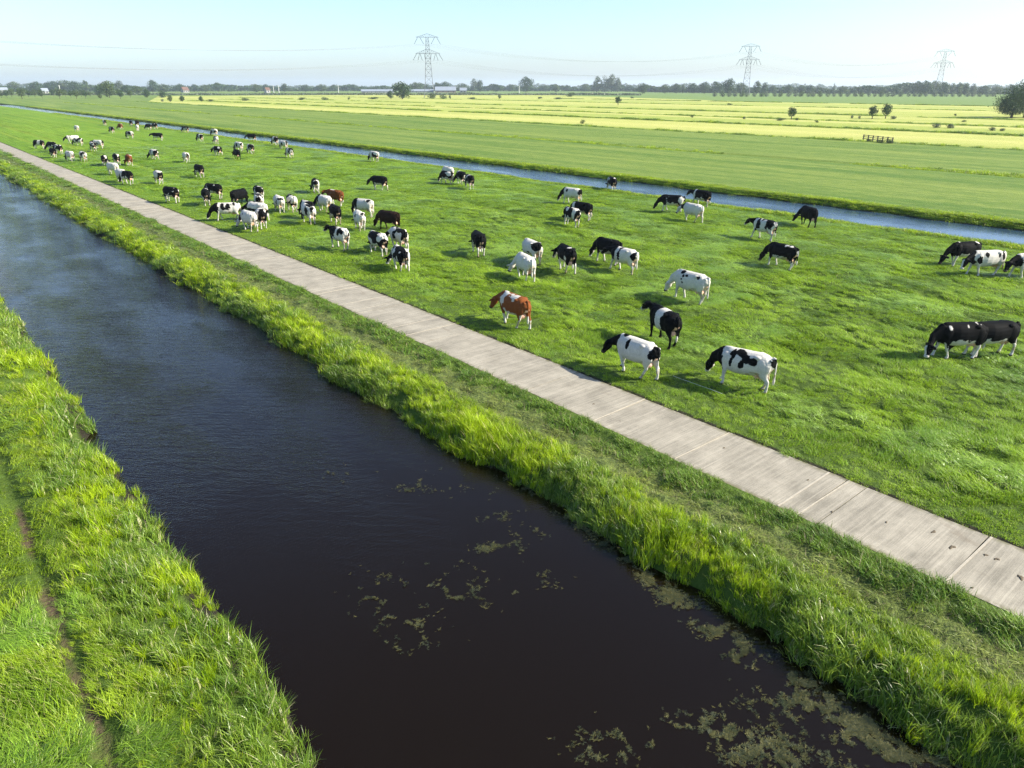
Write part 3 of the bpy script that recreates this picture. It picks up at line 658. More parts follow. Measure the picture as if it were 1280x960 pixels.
cow(832, 886, 383, 10, 'g0', 'p', 'nearly all-white cow with small black flecks on its shoulder grazing alone', [(.38, .2, 1.38, .13, .2, .08, 1), (.25, .3, 1.22, .08, .3, .07, 1), (.33, .3, 1.08, .06, .3, .05, 1), (.08, .3, 1.27, .08, .3, .04, 1), (.25, .35, .95, .05, .3, .05, 1)], seed=36)
cow(949, 999, 337, 8, 'g0', 'b', 'black grazing cow with white legs below the walking patched cow', [(0, 0, 1.1, .95, .5, .38, 1), (-.55, .1, 1.4, .12, .1, .08, -1)], seed=38)
cow(930, 972, 303, 12, 'w0', 'm', 'black-and-white patched cow walking left in the open pasture near the ditch', [(.9, 0, 1.15, .3, .4, .4, 1), (.30, .3, 1.1, .18, .4, .34, 1), (-.62, .2, 1.12, .24, .35, .26, 1), (-.12, .3, 1.1, .2, .3, .4, -1), (.58, .3, 1.15, .12, .3, .4, -1)], seed=39)
cow(993, 1020, 285, 30, 'g1', 'B', 'all-black cow grazing by itself close to the far blue ditch', seed=40)
cow(815, 858, 266, 10, 'g0', 'b', 'black cow with pale rump grazing at the head of the ditch-side trio', [(.1, 0, 1.1, .6, .5, .4, 1), (-.7, .2, 1.0, .2, .3, .3, -1)], seed=42)
cow(845, 880, 278, 22, 'w1', 'p', 'white cow with black head crossing below the ditch-side trio', [(.95, 0, 1.1, .25, .4, .5, 1)], seed=44)
cow(857, 890, 260, 12, 'w0', 'b', 'black cow with white shoulder band standing against the ditch water', [(.1, 0, 1.1, .42, .5, .5, 1), (.62, 0, 1.15, .13, .5, .5, -1), (-.55, 0, 1.2, .4, .5, .3, 1)], seed=45)
cow(757, 771, 238, 62, 'g0', 'b', 'dark cow with its back turned, alone on the brink of the ditch', seed=46)
cow(696, 728, 257, 14, 'g0', 'c', 'white cow with black neck grazing at the top of the middle trio', [(.95, 0, 1.0, .36, .5, .5, 1), (-.86, 0, 1.1, .2, .3, .3, 1), (.35, .3, 1.2, .1, .3, .12, 1)], seed=47)
cow(711, 741, 278, 20, 'g2', 'b', 'mostly black cow standing behind the small patched cow of the middle trio', seed=48)
cow(702, 726, 285, 45, 'g2', 'm', 'black-and-white cow grazing lowest in the middle trio', [(.2, .2, 1.3, .2, .3, .12, -1)], seed=49)
cow(634, 670, 354, 48, 'g1', 'p', 'pure white cow with dark head grazing in front of another white cow', seed=50)
cow(652, 678, 334, 50, 'g2', 'w', 'white cow with dark rump patches half hidden behind the pure white one', seed=52)
cow(689, 721, 345, 42, 'w1', 'b', 'black cow with a small white rump mark between the white pair and the walking pair', [(.1, 0, 1.1, .7, .5, .5, 1), (-.5, .05, 1.42, .1, .12, .08, -1)], seed=53)
cow(756, 794, 345, 16, 'w0', 'c', 'striding white cow with black shoulder and black mid band', [(.62, 0, 1.1, .22, .5, .5, 1), (.95, 0, 1.0, .3, .5, .5, 1), (.10, 0, 1.05, .15, .5, .45, 1), (-.84, .2, 1.1, .14, .2, .24, 1)], seed=54)
cow(738, 776, 334, 14, 'g0', 'b', 'black cow grazing right behind the striding banded cow', [(.1, 0, 1.1, .6, .5, .5, 1)], seed=55)
cow(587, 607, 322, 72, 'g0', 'b', 'black cow seen from behind with white udder and tail, alone in mid pasture', [(-.3, 0, 1.2, .9, .5, .35, 1)], seed=56)
cow(1153, 1236, 452, -24, 'g1', 'b', 'large black cow with white shoulder spot grazing in front of a second black cow', [(0, 0, 1.12, .9, .5, .42, 1), (.58, .28, 1.27, .06, .2, .08, -1), (-.55, .1, 1.42, .14, .14, .09, -1), (-.05, .35, 1.34, .04, .2, .1, -1), (-.7, .2, 1.1, .3, .4, .35, 1)], seed=57)
cow(1188, 1268, 451, -14, 'g2', 'b', 'black cow with white hind legs standing behind the large black grazing cow', [(0, 0, 1.2, 1.0, .5, .32, 1)], seed=58)
cow(1172, 1228, 333, -18, 'g0', 'b', 'black grazing cow leading the walking white cow at the right', [(0, 0, 1.12, .8, .5, .45, 1), (-.6, .1, 1.38, .15, .12, .08, -1)], seed=60)
cow(1200, 1258, 346, -18, 'w1', 'c', 'white walking cow with black face and few black patches following a black one', [(.62, .28, .95, .14, .2, .22, 1), (.28, .3, 1.22, .1, .3, .13, 1), (-.66, .2, 1.15, .12, .3, .22, 1), (-.4, .3, 1.2, .07, .3, .13, 1)], seed=61)
cow(1255, 1312, 348, -18, 'w1', 'c', 'cow cut by the photo edge, white with mottled dark head and neck', [(.85, .1, 1.0, .2, .4, .3, 1)], seed=62)
# middle group, right half
cow(461, 482, 238, 14, 'w1', 'b', 'black cow with white belly standing alone above the mid herd', [(0, 0, 1.15, 1, .5, .4, 1)], seed=64)
cow(459, 474, 203, 38, 'g0', 'w', 'single pale cow grazing close to the ditch behind the lone black one', seed=66)
cow(550, 567, 226, 30, 'g0', 'p', 'pale grey-white cow at the back of the ditch-side cluster of four', seed=68)
cow(547, 567, 231, 22, 'g0', 'm', 'speckled cow grazing low in the ditch-side cluster of four', seed=69)
cow(566, 582, 232, 40, 'g1', 'b', 'black cow with white hind legs in the ditch-side cluster of four', seed=70)
cow(579, 593, 238, 62, 'g0', 'b', 'black cow with white saddle at the near end of the ditch-side cluster', [(-.1, 0, 1.3, .2, .4, .3, -1)], seed=71)
cow(470, 497, 289, 16, 'g0', 'B', 'dark brown-black cow grazing behind the three patched cows', seed=72)
cow(480, 511, 316, 42, 'w1', 'w', 'white cow with dark flank spots, upper one of the three patched cows', seed=73)
cow(459, 485, 322, 42, 'g2', 'm', 'black-backed white-bellied cow at the left of the three patched cows', [(.1, .1, 1.25, .6, .4, .22, 1)], seed=75)
cow(481, 512, 343, 50, 'g1', 'w', 'white cow with black head and round rump spot, closest of the three patched cows', [(.95, 0, 1, .4, .5, .5, 1), (-.6, .1, 1.3, .13, .15, .1, 1), (.4, .25, 1.15, .1, .3, .25, 1)], seed=77)
cow(405, 437, 316, 34, 'u0', 'm', 'black-fronted cow with raised head beside the path below the mid herd', [(.55, 0, 1.1, .45, .5, .5, 1), (-.15, .2, 1.1, .12, .3, .4, -1), (-.4, .3, 1.2, .16, .3, .2, 1)], seed=79)
cow(409, 427, 283, 62, 'g0', 'b', 'black cow with white legs facing away in the gap of the mid herd', [(0, 0, 1.15, .95, .5, .4, 1)], seed=80)
cow(440, 457, 291, 76, 'g0', 'w', 'white-backed cow with dark rump seen straight from behind', [(-.8, 0, 1.15, .16, .12, .3, 1), (0, 0, 1.3, .6, .4, .2, -1)], seed=82)
cow(438, 468, 274, 34, 'g2', 'c', 'white cow with black neck and withers grazing above the white-backed one', [(.7, 0, 1.1, .4, .5, .5, 1), (-.6, .1, 1.3, .16, .2, .12, 1)], seed=83)
cow(374, 395, 283, 62, 'g0', 'w', 'nearly white cow from behind, lowest in the mid herd knot', seed=84)
cow(371, 394, 276, 42, 'g0', 'm', 'black-shouldered cow tucked behind the nearly white one in the knot', seed=85)
cow(391, 413, 266, 32, 'g1', 'w', 'white cow with black shoulder right of the mid herd knot', [(.45, .2, 1.1, .2, .4, .4, 1)], seed=86)
cow(404, 427, 259, 22, 'w0', 'R', 'dark red cow with white belly at the top of the mid herd knot', seed=87)
cow(386, 399, 243, 68, 'g1', 'b', 'small black cow facing away just above the mid herd knot', seed=88)
cow(340, 356, 268, 72, 'g0', 'w', 'white-flanked cow from behind at the left of the mid herd knot', seed=90)
cow(356, 372, 266, 60, 'g0', 'm', 'white-sided black-rumped cow next to the white-flanked one', seed=91)
cow(315, 330, 254, 72, 'g0', 'm', 'uppermost black-patched cow in the tight stack of cows', seed=92)
cow(314, 330, 265, 68, 'g1', 'w', 'second cow down the tight stack, white with one dark rump patch', [(-.7, 0, 1.2, .2, .2, .25, 1)], seed=94)
cow(304, 334, 277, 20, 'w1', 'm', 'third cow down the tight stack, mottled grey-black side', seed=95)
cow(318, 334, 288, 62, 'g0', 'm', 'black-rumped white cow right of the white cow at the stack foot', seed=97)
cow(293, 323, 291, 50, 'g1', 'p', 'white cow with black head at the foot of the tight stack', [(.95, 0, 1, .4, .5, .5, 1)], seed=98)
cow(258, 302, 277, 8, 'g0', 'c', 'long white cow with black neck and big flank patches grazing beside the path', [(.85, 0, 1, .4, .5, .5, 1), (.25, .3, 1.15, .17, .3, .24, 1), (-.08, .3, 1.15, .2, .3, .24, 1), (-.55, .2, 1.32, .1, .3, .12, 1)], seed=99)
cow(287, 312, 259, 128, 'g1', 'B', 'black cow facing right beyond the long patched grazing cow', seed=100)
cow(251, 266, 259, 104, 'g2', 'b', 'dark cow heading away with its head to the right, left of a black cow', seed=102)
cow(254, 278, 250, 40, 'g2', 'b', 'black cow with pale udder overlapping the dark one in front', [(0, 0, 1.15, 1, .5, .4, 1)], seed=103)
cow(203, 224, 255, 44, 'g2', 'b', 'black-backed cow with white legs alone beside the path', [(0, 0, 1.2, 1, .5, .33, 1)], seed=105)
cow(241, 255, 223, 62, 'g0', 'b', 'black cow with white hind legs alone in mid pasture between two groups', seed=106)
cow(191, 204, 232, 72, 'g0', 'm', 'small patched cow from behind between the path cows and the lone black one', seed=107)
cow(147, 167, 232, 56, 'g0', 'm', 'black-and-white cow lowest of the path-side bunch with the red cow', [(-.2, .1, 1.2, .5, .3, .25, 1)], seed=108)
cow(144, 158, 229, 50, 'g2', 'p', 'white cow hidden behind the lowest cow of the red cow bunch', seed=110)
cow(133, 149, 220, 40, 'g2', 'p', 'pale cow with dark tail grazing in the bunch with the red cow', seed=112)
cow(140, 151, 209, 76, 'g0', 'b', 'black cow with white tail, top middle of the bunch with the red cow', seed=113)
cow(126, 138, 208, 104, 'g2', 'b', 'dark cow turned right at the left side of the bunch with the red cow', seed=115)
cow(154, 166, 208, 62, 'g1', 'R', 'red-brown cow from behind at the right side of the far bunch', seed=116)
cow(183, 199, 201, 40, 'g1', 'w', 'grey-flanked white cow grazing alone above the small patched one', seed=118)
cow(112, 130, 187, 18, 'w0', 'm', 'black-and-white cow striding above a smaller cow near the far herd edge', seed=119)
cow(111, 121, 190, 78, 'g0', 'm', 'small cow from behind tucked under the striding one', seed=121)
cow(79, 99, 180, 6, 'w1', 'w', 'long white cow with dark head in the far left group', seed=122)
cow(89, 104, 182, 22, 'g0', 'm', 'black-patched cow just below the long white one', seed=123)
cow(41, 56, 187, 34, 'g2', 'm', 'brownish patched cow at the outermost left of the herd', seed=125)
cow(57, 70, 190, 30, 'g1', 'b', 'dark cow at the back of the three-cow huddle by the far path', seed=126)
cow(66, 79, 194, 36, 'g2', 'm', 'cow with white shoulder band at the right of the three-cow huddle', seed=127)
cow(61, 71, 198, 62, 'g0', 'b', 'black cow with white legs at the front of the three-cow huddle', seed=128)
cow(80, 93, 203, 60, 'g0', 'w', 'stout white cow from behind by the far path', seed=130)
cow(98, 109, 203, 76, 'g0', 'w', 'white cow with dark left rump next to the stout white one', [(-.7, .1, 1.2, .2, .2, .3, 1)], seed=131)
cow(92, 99, 165, 60, 'g0', 'p', 'tiny lone white cow above the long white one', seed=132)
cow(128, 133, 157, 74, 'g0', 'm', 'tiny black cow at the upper left end of the farthest group', seed=133)
cow(135, 143, 167, 46, 'g0', 'b', 'tiny black-and-white cow left of the brownish one in the farthest group', seed=135)
cow(145, 154, 162, 44, 'g1', 'R', 'tiny brownish cow in the middle of the farthest group', seed=136)
cow(161, 166, 158, 74, 'g0', 'b', 'tiny black cow touching the ditch line in the farthest group', seed=137)
cow(168, 174, 158, 76, 'g0', 'B', 'tiny all-black cow standing above a white-legged one in the farthest group', seed=138)
cow(169, 174, 164, 80, 'g0', 'p', 'tiny white-legged cow directly below the tiny all-black one', seed=139)
cow(180, 190, 163, 36, 'g0', 'b', 'dark cow at the left of the pair by the far ditch bend', seed=141)
cow(188, 197, 162, 34, 'g1', 'b', 'dark cow at the right of the pair by the far ditch bend', seed=143)
cow(156, 167, 173, 42, 'g2', 'm', 'small patched cow with pinkish rump below the farthest group', seed=144)
cow(187, 203, 176, 4, 'w0', 'b', 'black cow side-on with white hind leg below the far ditch pair', [(0, 0, 1.15, .8, .5, .45, 1)], seed=145)
cow(226, 236, 166, 30, 'g0', 'b', 'dark cow on the ditch edge right of the far pair', seed=147)
cow(244, 254, 177, 52, 'g0', 'm', 'patched cow between the ditch-edge dark cow and the white one', seed=148)
cow(262, 272, 170, 46, 'g0', 'w', 'white cow on the ditch edge above a patched cow', seed=150)
cow(265, 273, 180, 74, 'g1', 'm', 'narrow patched cow from behind directly below the ditch-edge white cow', seed=151)
cow(264, 277, 194, 30, 'w1', 'b', 'black cow with head up at the lower left of the far right pack', seed=152)
cow(227, 237, 204, 76, 'g0', 'w', 'pale cow from behind alone left of the far right pack', seed=153)
cow(291, 304, 190, 40, 'g0', 'w', 'white cow with dark rump above a black cow in the far right pack', seed=154)
cow(289, 301, 199, 64, 'w1', 'B', 'black cow straight below the dark-rumped white one in the far right pack', seed=155)
cow(307, 318, 193, 60, 'g0', 'm', 'black-and-white cow at the right of the black one in the far right pack', seed=156)
cow(305, 321, 177, 14, 'w1', 'b', 'black-sided white-rumped cow walking in front of the ditch water', seed=157)
cow(338, 348, 182, 36, 'g0', 'm', 'patched cow, upper one of the ditch-side three', seed=158)
cow(348, 360, 187, 48, 'g2', 'w', 'grey-white cow, middle one of the ditch-side three', seed=160)
cow(355, 367, 198, 46, 'g0', 'm', 'darker cow, lowest one of the ditch-side three', seed=161)
print('cows', len(COWS))

# ------------------------------------------------------------------ trees
TR_D = leafy('leaf_dark', (.018, .044, .012), (.055, .10, .024), .35, .2, None, .3, .5, .2, 1.5)
TR_M = leafy('leaf_mid', (.035, .062, .014), (.085, .125, .030), .35, .25, None, .3, .5, .2, 1.5)
TR_S = leafy('leaf_silvery', (.060, .085, .045), (.13, .16, .085), .35, .2, None, .3, .5, .2, 1.5)
BARK = plain('bark', (.09, .07, .05), .9, .1, .3, 3)
def crown_mesh(name, lobes, n, ls, seed, mat):
    """lobes: (x, y, z, rx, ry, rz); n small leaf sprays filling them, more near the surface"""
    r = np.random.default_rng(seed); lobes = np.array(lobes, float); wt = lobes[:, 3]*lobes[:, 4]*lobes[:, 5]; wt = wt**.75; wt /= wt.sum()
    k = r.choice(len(lobes), n, p=wt); d = r.normal(0, 1, (n, 3)); d /= np.linalg.norm(d, axis=1)[:, None]
    rad = r.uniform(.25, 1, n)**.45*(1+.22*(vn3(d*2.2+k[:, None]*5.1, seed)-.5)*2)
    c = lobes[k, :3]+d*rad[:, None]*lobes[k, 3:]
    gap = vn3(c*(.9/ls*.35), seed+4); m = (gap > .24)
    c = c[m]; d = d[m]; n = len(c)
    nn = d+r.normal(0, .7, (n, 3)); nn[:, 2] += .3; nn /= np.linalg.norm(nn, axis=1)[:, None]
    t1 = np.cross(nn, r.normal(0, 1, (n, 3))); t1 /= np.linalg.norm(t1, axis=1)[:, None]; t2 = np.cross(nn, t1); s = ls*r.uniform(.5, 1.2, n)[:, None]
    V = np.stack([c-t1*s*.5, c+t2*s*.35+nn*s*.08, c+t1*s*.6, c-t2*s*.4-nn*s*.05], 1).reshape(-1, 3)
    Q = np.arange(4*n).reshape(-1, 4); rn = np.repeat(r.random(n), 4)
    return mesh_np(name, V, Q, mat, False, {'rnd': ('FLOAT', rn)})
def trunk_mesh(name, h, r0, limbs, seed, spread=1.0):
    r = random.Random(seed); bm = bmesh.new()
    loft(bm, [(0, 0, -.1, r0*1.3, r0*1.3), (0, 0, h*.12, r0, r0), (.04*h, 0, h*.5, r0*.8, r0*.8), (0, .03*h, h, r0*.6, r0*.6)], 8)
    for i in range(limbs):
        a = i*6.28/limbs+r.uniform(-.4, .4); z0 = h*r.uniform(.5, .95); L = h*r.uniform(.5, .9)*spread
        loft(bm, [(0, 0, z0, r0*.45, r0*.45), (math.cos(a)*L*.4, math.sin(a)*L*.4, z0+L*.45, r0*.3, r0*.3), (math.cos(a)*L*.8, math.sin(a)*L*.8, z0+L*.9, r0*.1, r0*.1)], 6, ref=(0, 1, .13))
    bmesh.ops.recalc_face_normals(bm, faces=bm.faces[:])
    me = bpy.data.meshes.new(name); bm.to_mesh(me); bm.free(); me.materials.append(BARK); return me
def rlobes(n, h0, h1, rad, seed, shape='round'):
    r = random.Random(seed); o = []
    for i in range(n):
        t = (i+.5)/n; z = h0+(h1-h0)*t; f = {'round': math.sin(math.pi*(.12+.8*t)), 'col': .9*math.sin(math.pi*(.15+.75*t)), 'cone': 1-.85*t, 'wide': math.sin(math.pi*(.2+.65*t))}[shape]
        a = r.random()*6.28; off = rad*f*r.uniform(.1, .6); s = rad*f*r.uniform(.6, .85)
        o.append((math.cos(a)*off, math.sin(a)*off, z, s, s*r.uniform(.85, 1.15), max(s*.75, (h1-h0)/n*.9)))
    return o
# crown types are built for a 10 m tall tree
TT = {}
def ttype(key, lobes, n, ls, mat, th, tr, limbs, seed):
    TT[key] = (crown_mesh('crown', lobes, n, ls, seed, mat), trunk_mesh('trunk', th, tr, limbs, seed))
for i in range(3):
    ttype('round%d' % i, rlobes(12, 1.2, 9.0, 4.6, 10+i)+[(0, 0, 5.0, 3.8, 3.8, 4.2)], 2200, .62, (TR_D, TR_M, TR_D)[i], 3.6, .25, 4, i)
    ttype('road%d' % i, rlobes(9, 2.6, 9.2, 3.9, 20+i)+[(0, 0, 5.8, 2.8, 2.8, 3.2)], 900, .7, (TR_M, TR_D, TR_M)[i], 4.2, .2, 4, 5+i)
    ttype('poplar%d' % i, rlobes(12, 1.0, 9.6, 2.5, 30+i, 'col')+[(0, 0, 5.4, 2.0, 2.0, 4.4)], 1200, .6, (TR_S, TR_M, TR_D)[i], 5, .2, 3, 8+i)
    ttype('willow%d' % i, rlobes(8, 1.0, 8.6, 5.2, 40+i, 'wide')+[(0, 0, 1.6, 4.6, 4.6, 1.7)]+[(0, 0, 4.6, 4.6, 4.6, 4.4)], 900, .8, (TR_S, TR_M, TR_S)[i], 3, .4, 3, 11+i)
    ttype('bush%d' % i, rlobes(8, .6, 8.4, 6.0, 50+i, 'wide'), 900, 1.0, (TR_M, TR_D, TR_S)[i], 2, .3, 3, 14+i)
ttype('pollard0', rlobes(7, 2.6, 9.2, 3.0, 61)+[(0, 0, 5.9, 2.9, 2.9, 3.9)], 1500, .6, TR_D, 2.4, .3, 3, 21)
ttype('spruce0', rlobes(12, .8, 9.8, 2.4, 60, 'cone'), 900, .5, TR_D, 6, .15, 0, 20)
def tree(px, py, ptop, key, label, cat='tree', name='tree', group=None, wid=1.0, dist=None, rz=None):
    """base pixel and crown-top pixel fix the place and the height; dist pushes the foot (hidden) farther along the ray"""
    p = at(px, py)
    if dist:
        d = p[:2]/np.hypot(*p[:2]); p = np.array([d[0]*dist, d[1]*dist, 0])
    dep = (np.array([p[0], p[1], -H]))@FW
    yb = project(np.array([p[0]]), np.array([p[1]]), np.array([0.0]))[1][0]
    h = (yb-ptop)*dep/F*math.cos(PITCH)*1.05
    c, t = TT[key]
    e = empty(name, (p[0], p[1], .02), (px*1.7) % 6.28 if rz is None else rz); s = h/10; e.scale = (s*wid, s*wid, s)
    obj('crown', c, e); obj('trunk', t, e); tag(e, label, cat, group); return e
O = ['first', 'second', 'third', 'fourth', 'fifth', 'sixth', 'seventh', 'eighth', 'ninth', 'tenth', 'eleventh', 'twelfth', 'thirteenth', 'fourteenth', 'fifteenth', 'sixteenth', 'seventeenth', 'eighteenth', 'nineteenth', 'twentieth', 'twenty-first', 'twenty-second', 'twenty-third', 'twenty-fourth']
road = [(2, 122.5, 111.5), (9, 122.5, 112), (15, 121.5, 109.5), (28, 124, 108.5), (36, 121.5, 112), (44, 121.5, 111), (53, 123, 110.5), (67, 120.5, 111.5), (75, 123.5, 109.5), (82, 121, 111), (89, 122, 112), (96, 123.5, 111.5), (102, 121.5, 112), (107, 123, 112.5), (113, 121.5, 113.5), (126, 124.5, 117), (151, 124, 112), (163, 122, 112)]
for i, (a, b, c) in enumerate(road):
    tree(a, b, c, 'road%d' % (i % 3), '%s small roadside tree along the far lane, counted from the picture edge' % O[i], 'tree', 'roadside_tree', 'roadside trees on the far lane', 1.15)
tree(137, 122, 100.5, 'round1', 'biggest broad tree rising over the roadside row', wid=1.15, name='broadleaf_tree')
tree(125, 120.5, 107, 'round0', 'dark lower tree leaning against the biggest broad tree', wid=1.2, name='broadleaf_tree')
tree(160, 118, 106, 'round2', 'dense dark grove tree right beside the biggest broad tree', wid=1.5, name='broadleaf_tree')
tree(172, 118, 107, 'round1', 'second dense grove tree right of the biggest broad tree', wid=1.6, name='broadleaf_tree')
tree(184, 122.5, 111, 'round0', 'dark rounded tree standing free in the far green meadow', wid=1.0, name='broadleaf_tree')
tree(204, 122, 112.5, 'bush1', 'wide dark bush at the end of the green meadow', 'bush', 'bush', wid=1.1)
tree(213, 127.5, 118, 'round1', 'dark upright bush at the corner where the yellow meadow begins', 'bush', 'bush', wid=.9)
tree(203, 127, 123.5, 'bush2', 'low grey shrub left of the upright corner bush', 'bush', 'bush', wid=1.2)
tree(228, 127, 119.5, 'round0', 'first small round tree standing in the yellow meadow', name='broadleaf_tree', wid=1.2)
tree(252, 127, 120, 'round2', 'second small round tree standing in the yellow meadow, before a low bush', name='broadleaf_tree', wid=1.2)
tree(503, 124, 101.5, 'round0', 'big round dark tree beside the pylon', name='broadleaf_tree', wid=1.35, rz=.3)
tree(488.5, 123.5, 113, 'round2', 'small dark tree touching the big round tree by the pylon', name='broadleaf_tree', wid=1.0)
tree(657.5, 115.5, 95.5, 'round2', 'tall solitary dark tree in the middle of the horizon', name='broadleaf_tree', wid=1.2)
tree(746, 115, 96, 'poplar1', 'left tree of the tall silvery willow clump', name='willow_tree', wid=1.5)
tree(756, 115, 95, 'willow2', 'middle tree of the tall silvery willow clump', name='willow_tree', wid=.75)
tree(764, 115, 93, 'poplar0', 'tallest peaked tree of the silvery willow clump', name='willow_tree', wid=1.4)
tree(772, 115, 97, 'poplar0', 'right tree of the tall silvery willow clump', name='willow_tree', wid=1.3)
tree(772.5, 131.5, 120.5, 'pollard0', 'lone dark pollard with pale trunk in the yellow meadow', name='pollard_tree', wid=1.4)
tree(989, 149.5, 134, 'pollard0', 'lone oval pollard on a ditch line in the yellow meadow', name='pollard_tree', wid=1.5)
tree(1090, 149, 132, 'pollard0', 'left one of the two oval pollards in the yellow meadow', name='pollard_tree', wid=1.2)
tree(1106.5, 148.5, 129.5, 'pollard0', 'right and taller of the two oval pollards in the yellow meadow', name='pollard_tree', wid=1.25, rz=4.0)
tree(624.5, 123.5, 118, 'round1', 'small dark bush in the yellow meadow right of the pylon', 'bush', 'bush')
tree(803, 117.5, 103.5, 'round1', 'dark broad tree right of the silvery willow clump', name='broadleaf_tree', wid=1.2)
# big tree clump cut by the right edge
c_big = crown_mesh('crown', rlobes(16, 2.0, 9.3, 5.0, 71, 'wide')+[(0, 0, 2.6, 5.2, 5.2, 1.6), (2, -2, 2.5, 4, 4, 1.6)], 9000, .30, 71, TR_D)
TT['big'] = (c_big, trunk_mesh('trunk', 3.2, .35, 6, 71))
tree(1264, 147.5, 115, 'big', 'lower front tree of the dark clump at the right picture edge', name='broadleaf_tree', wid=1.4)
tree(1281, 147, 99, 'big', 'tall dark leafy tree cut by the right picture edge', name='broadleaf_tree', wid=1.35, rz=2.0)
# front rank of rounded willows below the far wood, right
wl = list(np.arange(893, 1245, 8.3)); r_ = random.Random(9)
for i, a in enumerate(wl):
    a += r_.uniform(-2, 2)
    tree(a, 121-.0*i, 114.2+r_.uniform(-1.2, 1.2), 'willow%d' % (i % 3), 'low rounded grey-green willow in the even row in front of the far wood', 'tree', 'willow_tree', 'willow row in front of the far wood', 1.05*r_.uniform(.9, 1.15))
ba = [(845, 118, 104, 'round0', 1.3, 'blunt dark tree at the left end of the right-hand wood'), (831, 117.5, 105, 'round1', 1.3, 'blue-green tree left of the blunt dark tree'), (853, 118, 105, 'poplar2', 1.2, 'narrow dark tree in the right-hand wood, left of the humped ridge'),
      (866, 118.5, 103.5, 'round2', 1.2, 'small peak tree before the humped ridge of the wood'), (880, 119, 102, 'round0', 1.5, 'first hump of the ridge left of the second pylon'), (893, 119, 101.5, 'round2', 1.5, 'second hump of the ridge left of the second pylon'),
      (910, 119, 97.5, 'round0', 1.05, 'tallest dark tree just left of the second pylon'), (925, 119, 103, 'round1', 1.1, 'tree directly under the second pylon'), (945, 119, 101.5, 'poplar1', 1.7, 'squarish tall tree right of the second pylon'), (955, 119, 102.5, 'poplar2', 1.4, 'narrow tall tree beside the squarish one'),
      (965, 119, 106.5, 'round0', 1.2, 'low round tree after the narrow tall one'), (985, 119, 106, 'round1', 1.4, 'broad crown in the middle stretch of the wood, before a dip'), (1000, 119, 106, 'round2', 1.2, 'roundish tree right of the dip in the wood'), (1012, 119, 105.5, 'round0', 1.2, 'twin-topped tree in the middle of the wood'),
      (1021, 119, 107, 'poplar0', 1.3, 'pale narrow tree beside the twin-topped one'), (1041, 119, 104, 'spruce0', 1.3, 'dark pointed conifer in the middle of the wood'), (1052, 119, 107, 'round1', 1.4, 'rounded tree behind the dark pointed conifer'), (1085, 119, 106.5, 'spruce0', 1.2, 'second, smaller pointed conifer further right in the wood'),
      (1100, 119, 109, 'round2', 1.4, 'low tree right of the second conifer'), (1120, 119, 109, 'round0', 1.4, 'low tree halfway to the tall block of wood'), (1131, 119, 108, 'round1', 1.2, 'last low tree before the tall block of wood'),
      (1145, 119, 101, 'round2', 1.2, 'left shoulder tree of the tall block of wood'), (1155, 119, 100.5, 'round0', 1.3, 'second tree of the tall block of wood'), (1166, 119, 100.5, 'round1', 1.3, 'tree of the tall block right under the third pylon'), (1177, 119, 102, 'round2', 1.2, 'right shoulder tree of the tall block of wood'),
      (1189, 119, 104, 'poplar0', 1.6, 'first silvery poplar right of the tall block'), (1197, 119, 103.5, 'poplar1', 1.6, 'second poplar right of the tall block'), (1205, 119, 103, 'poplar2', 1.6, 'third and darkest poplar right of the tall block'), (1215, 119, 104.5, 'poplar0', 1.5, 'last poplar of the row right of the tall block'),
      (1228, 119, 106.5, 'round0', 1.5, 'flat hump tree after the poplar row'), (1244, 119, 107.5, 'round1', 1.4, 'small hump tree next to the dark edge clump'), (1262, 119, 105.5, 'round2', 1.3, 'far round tree peeping out above the dark edge clump')]
for a, b, c, k, wd, lab in ba: tree(a, b, c, k, lab, name='wood_tree', wid=wd, dist=900+(a % 7)*25)
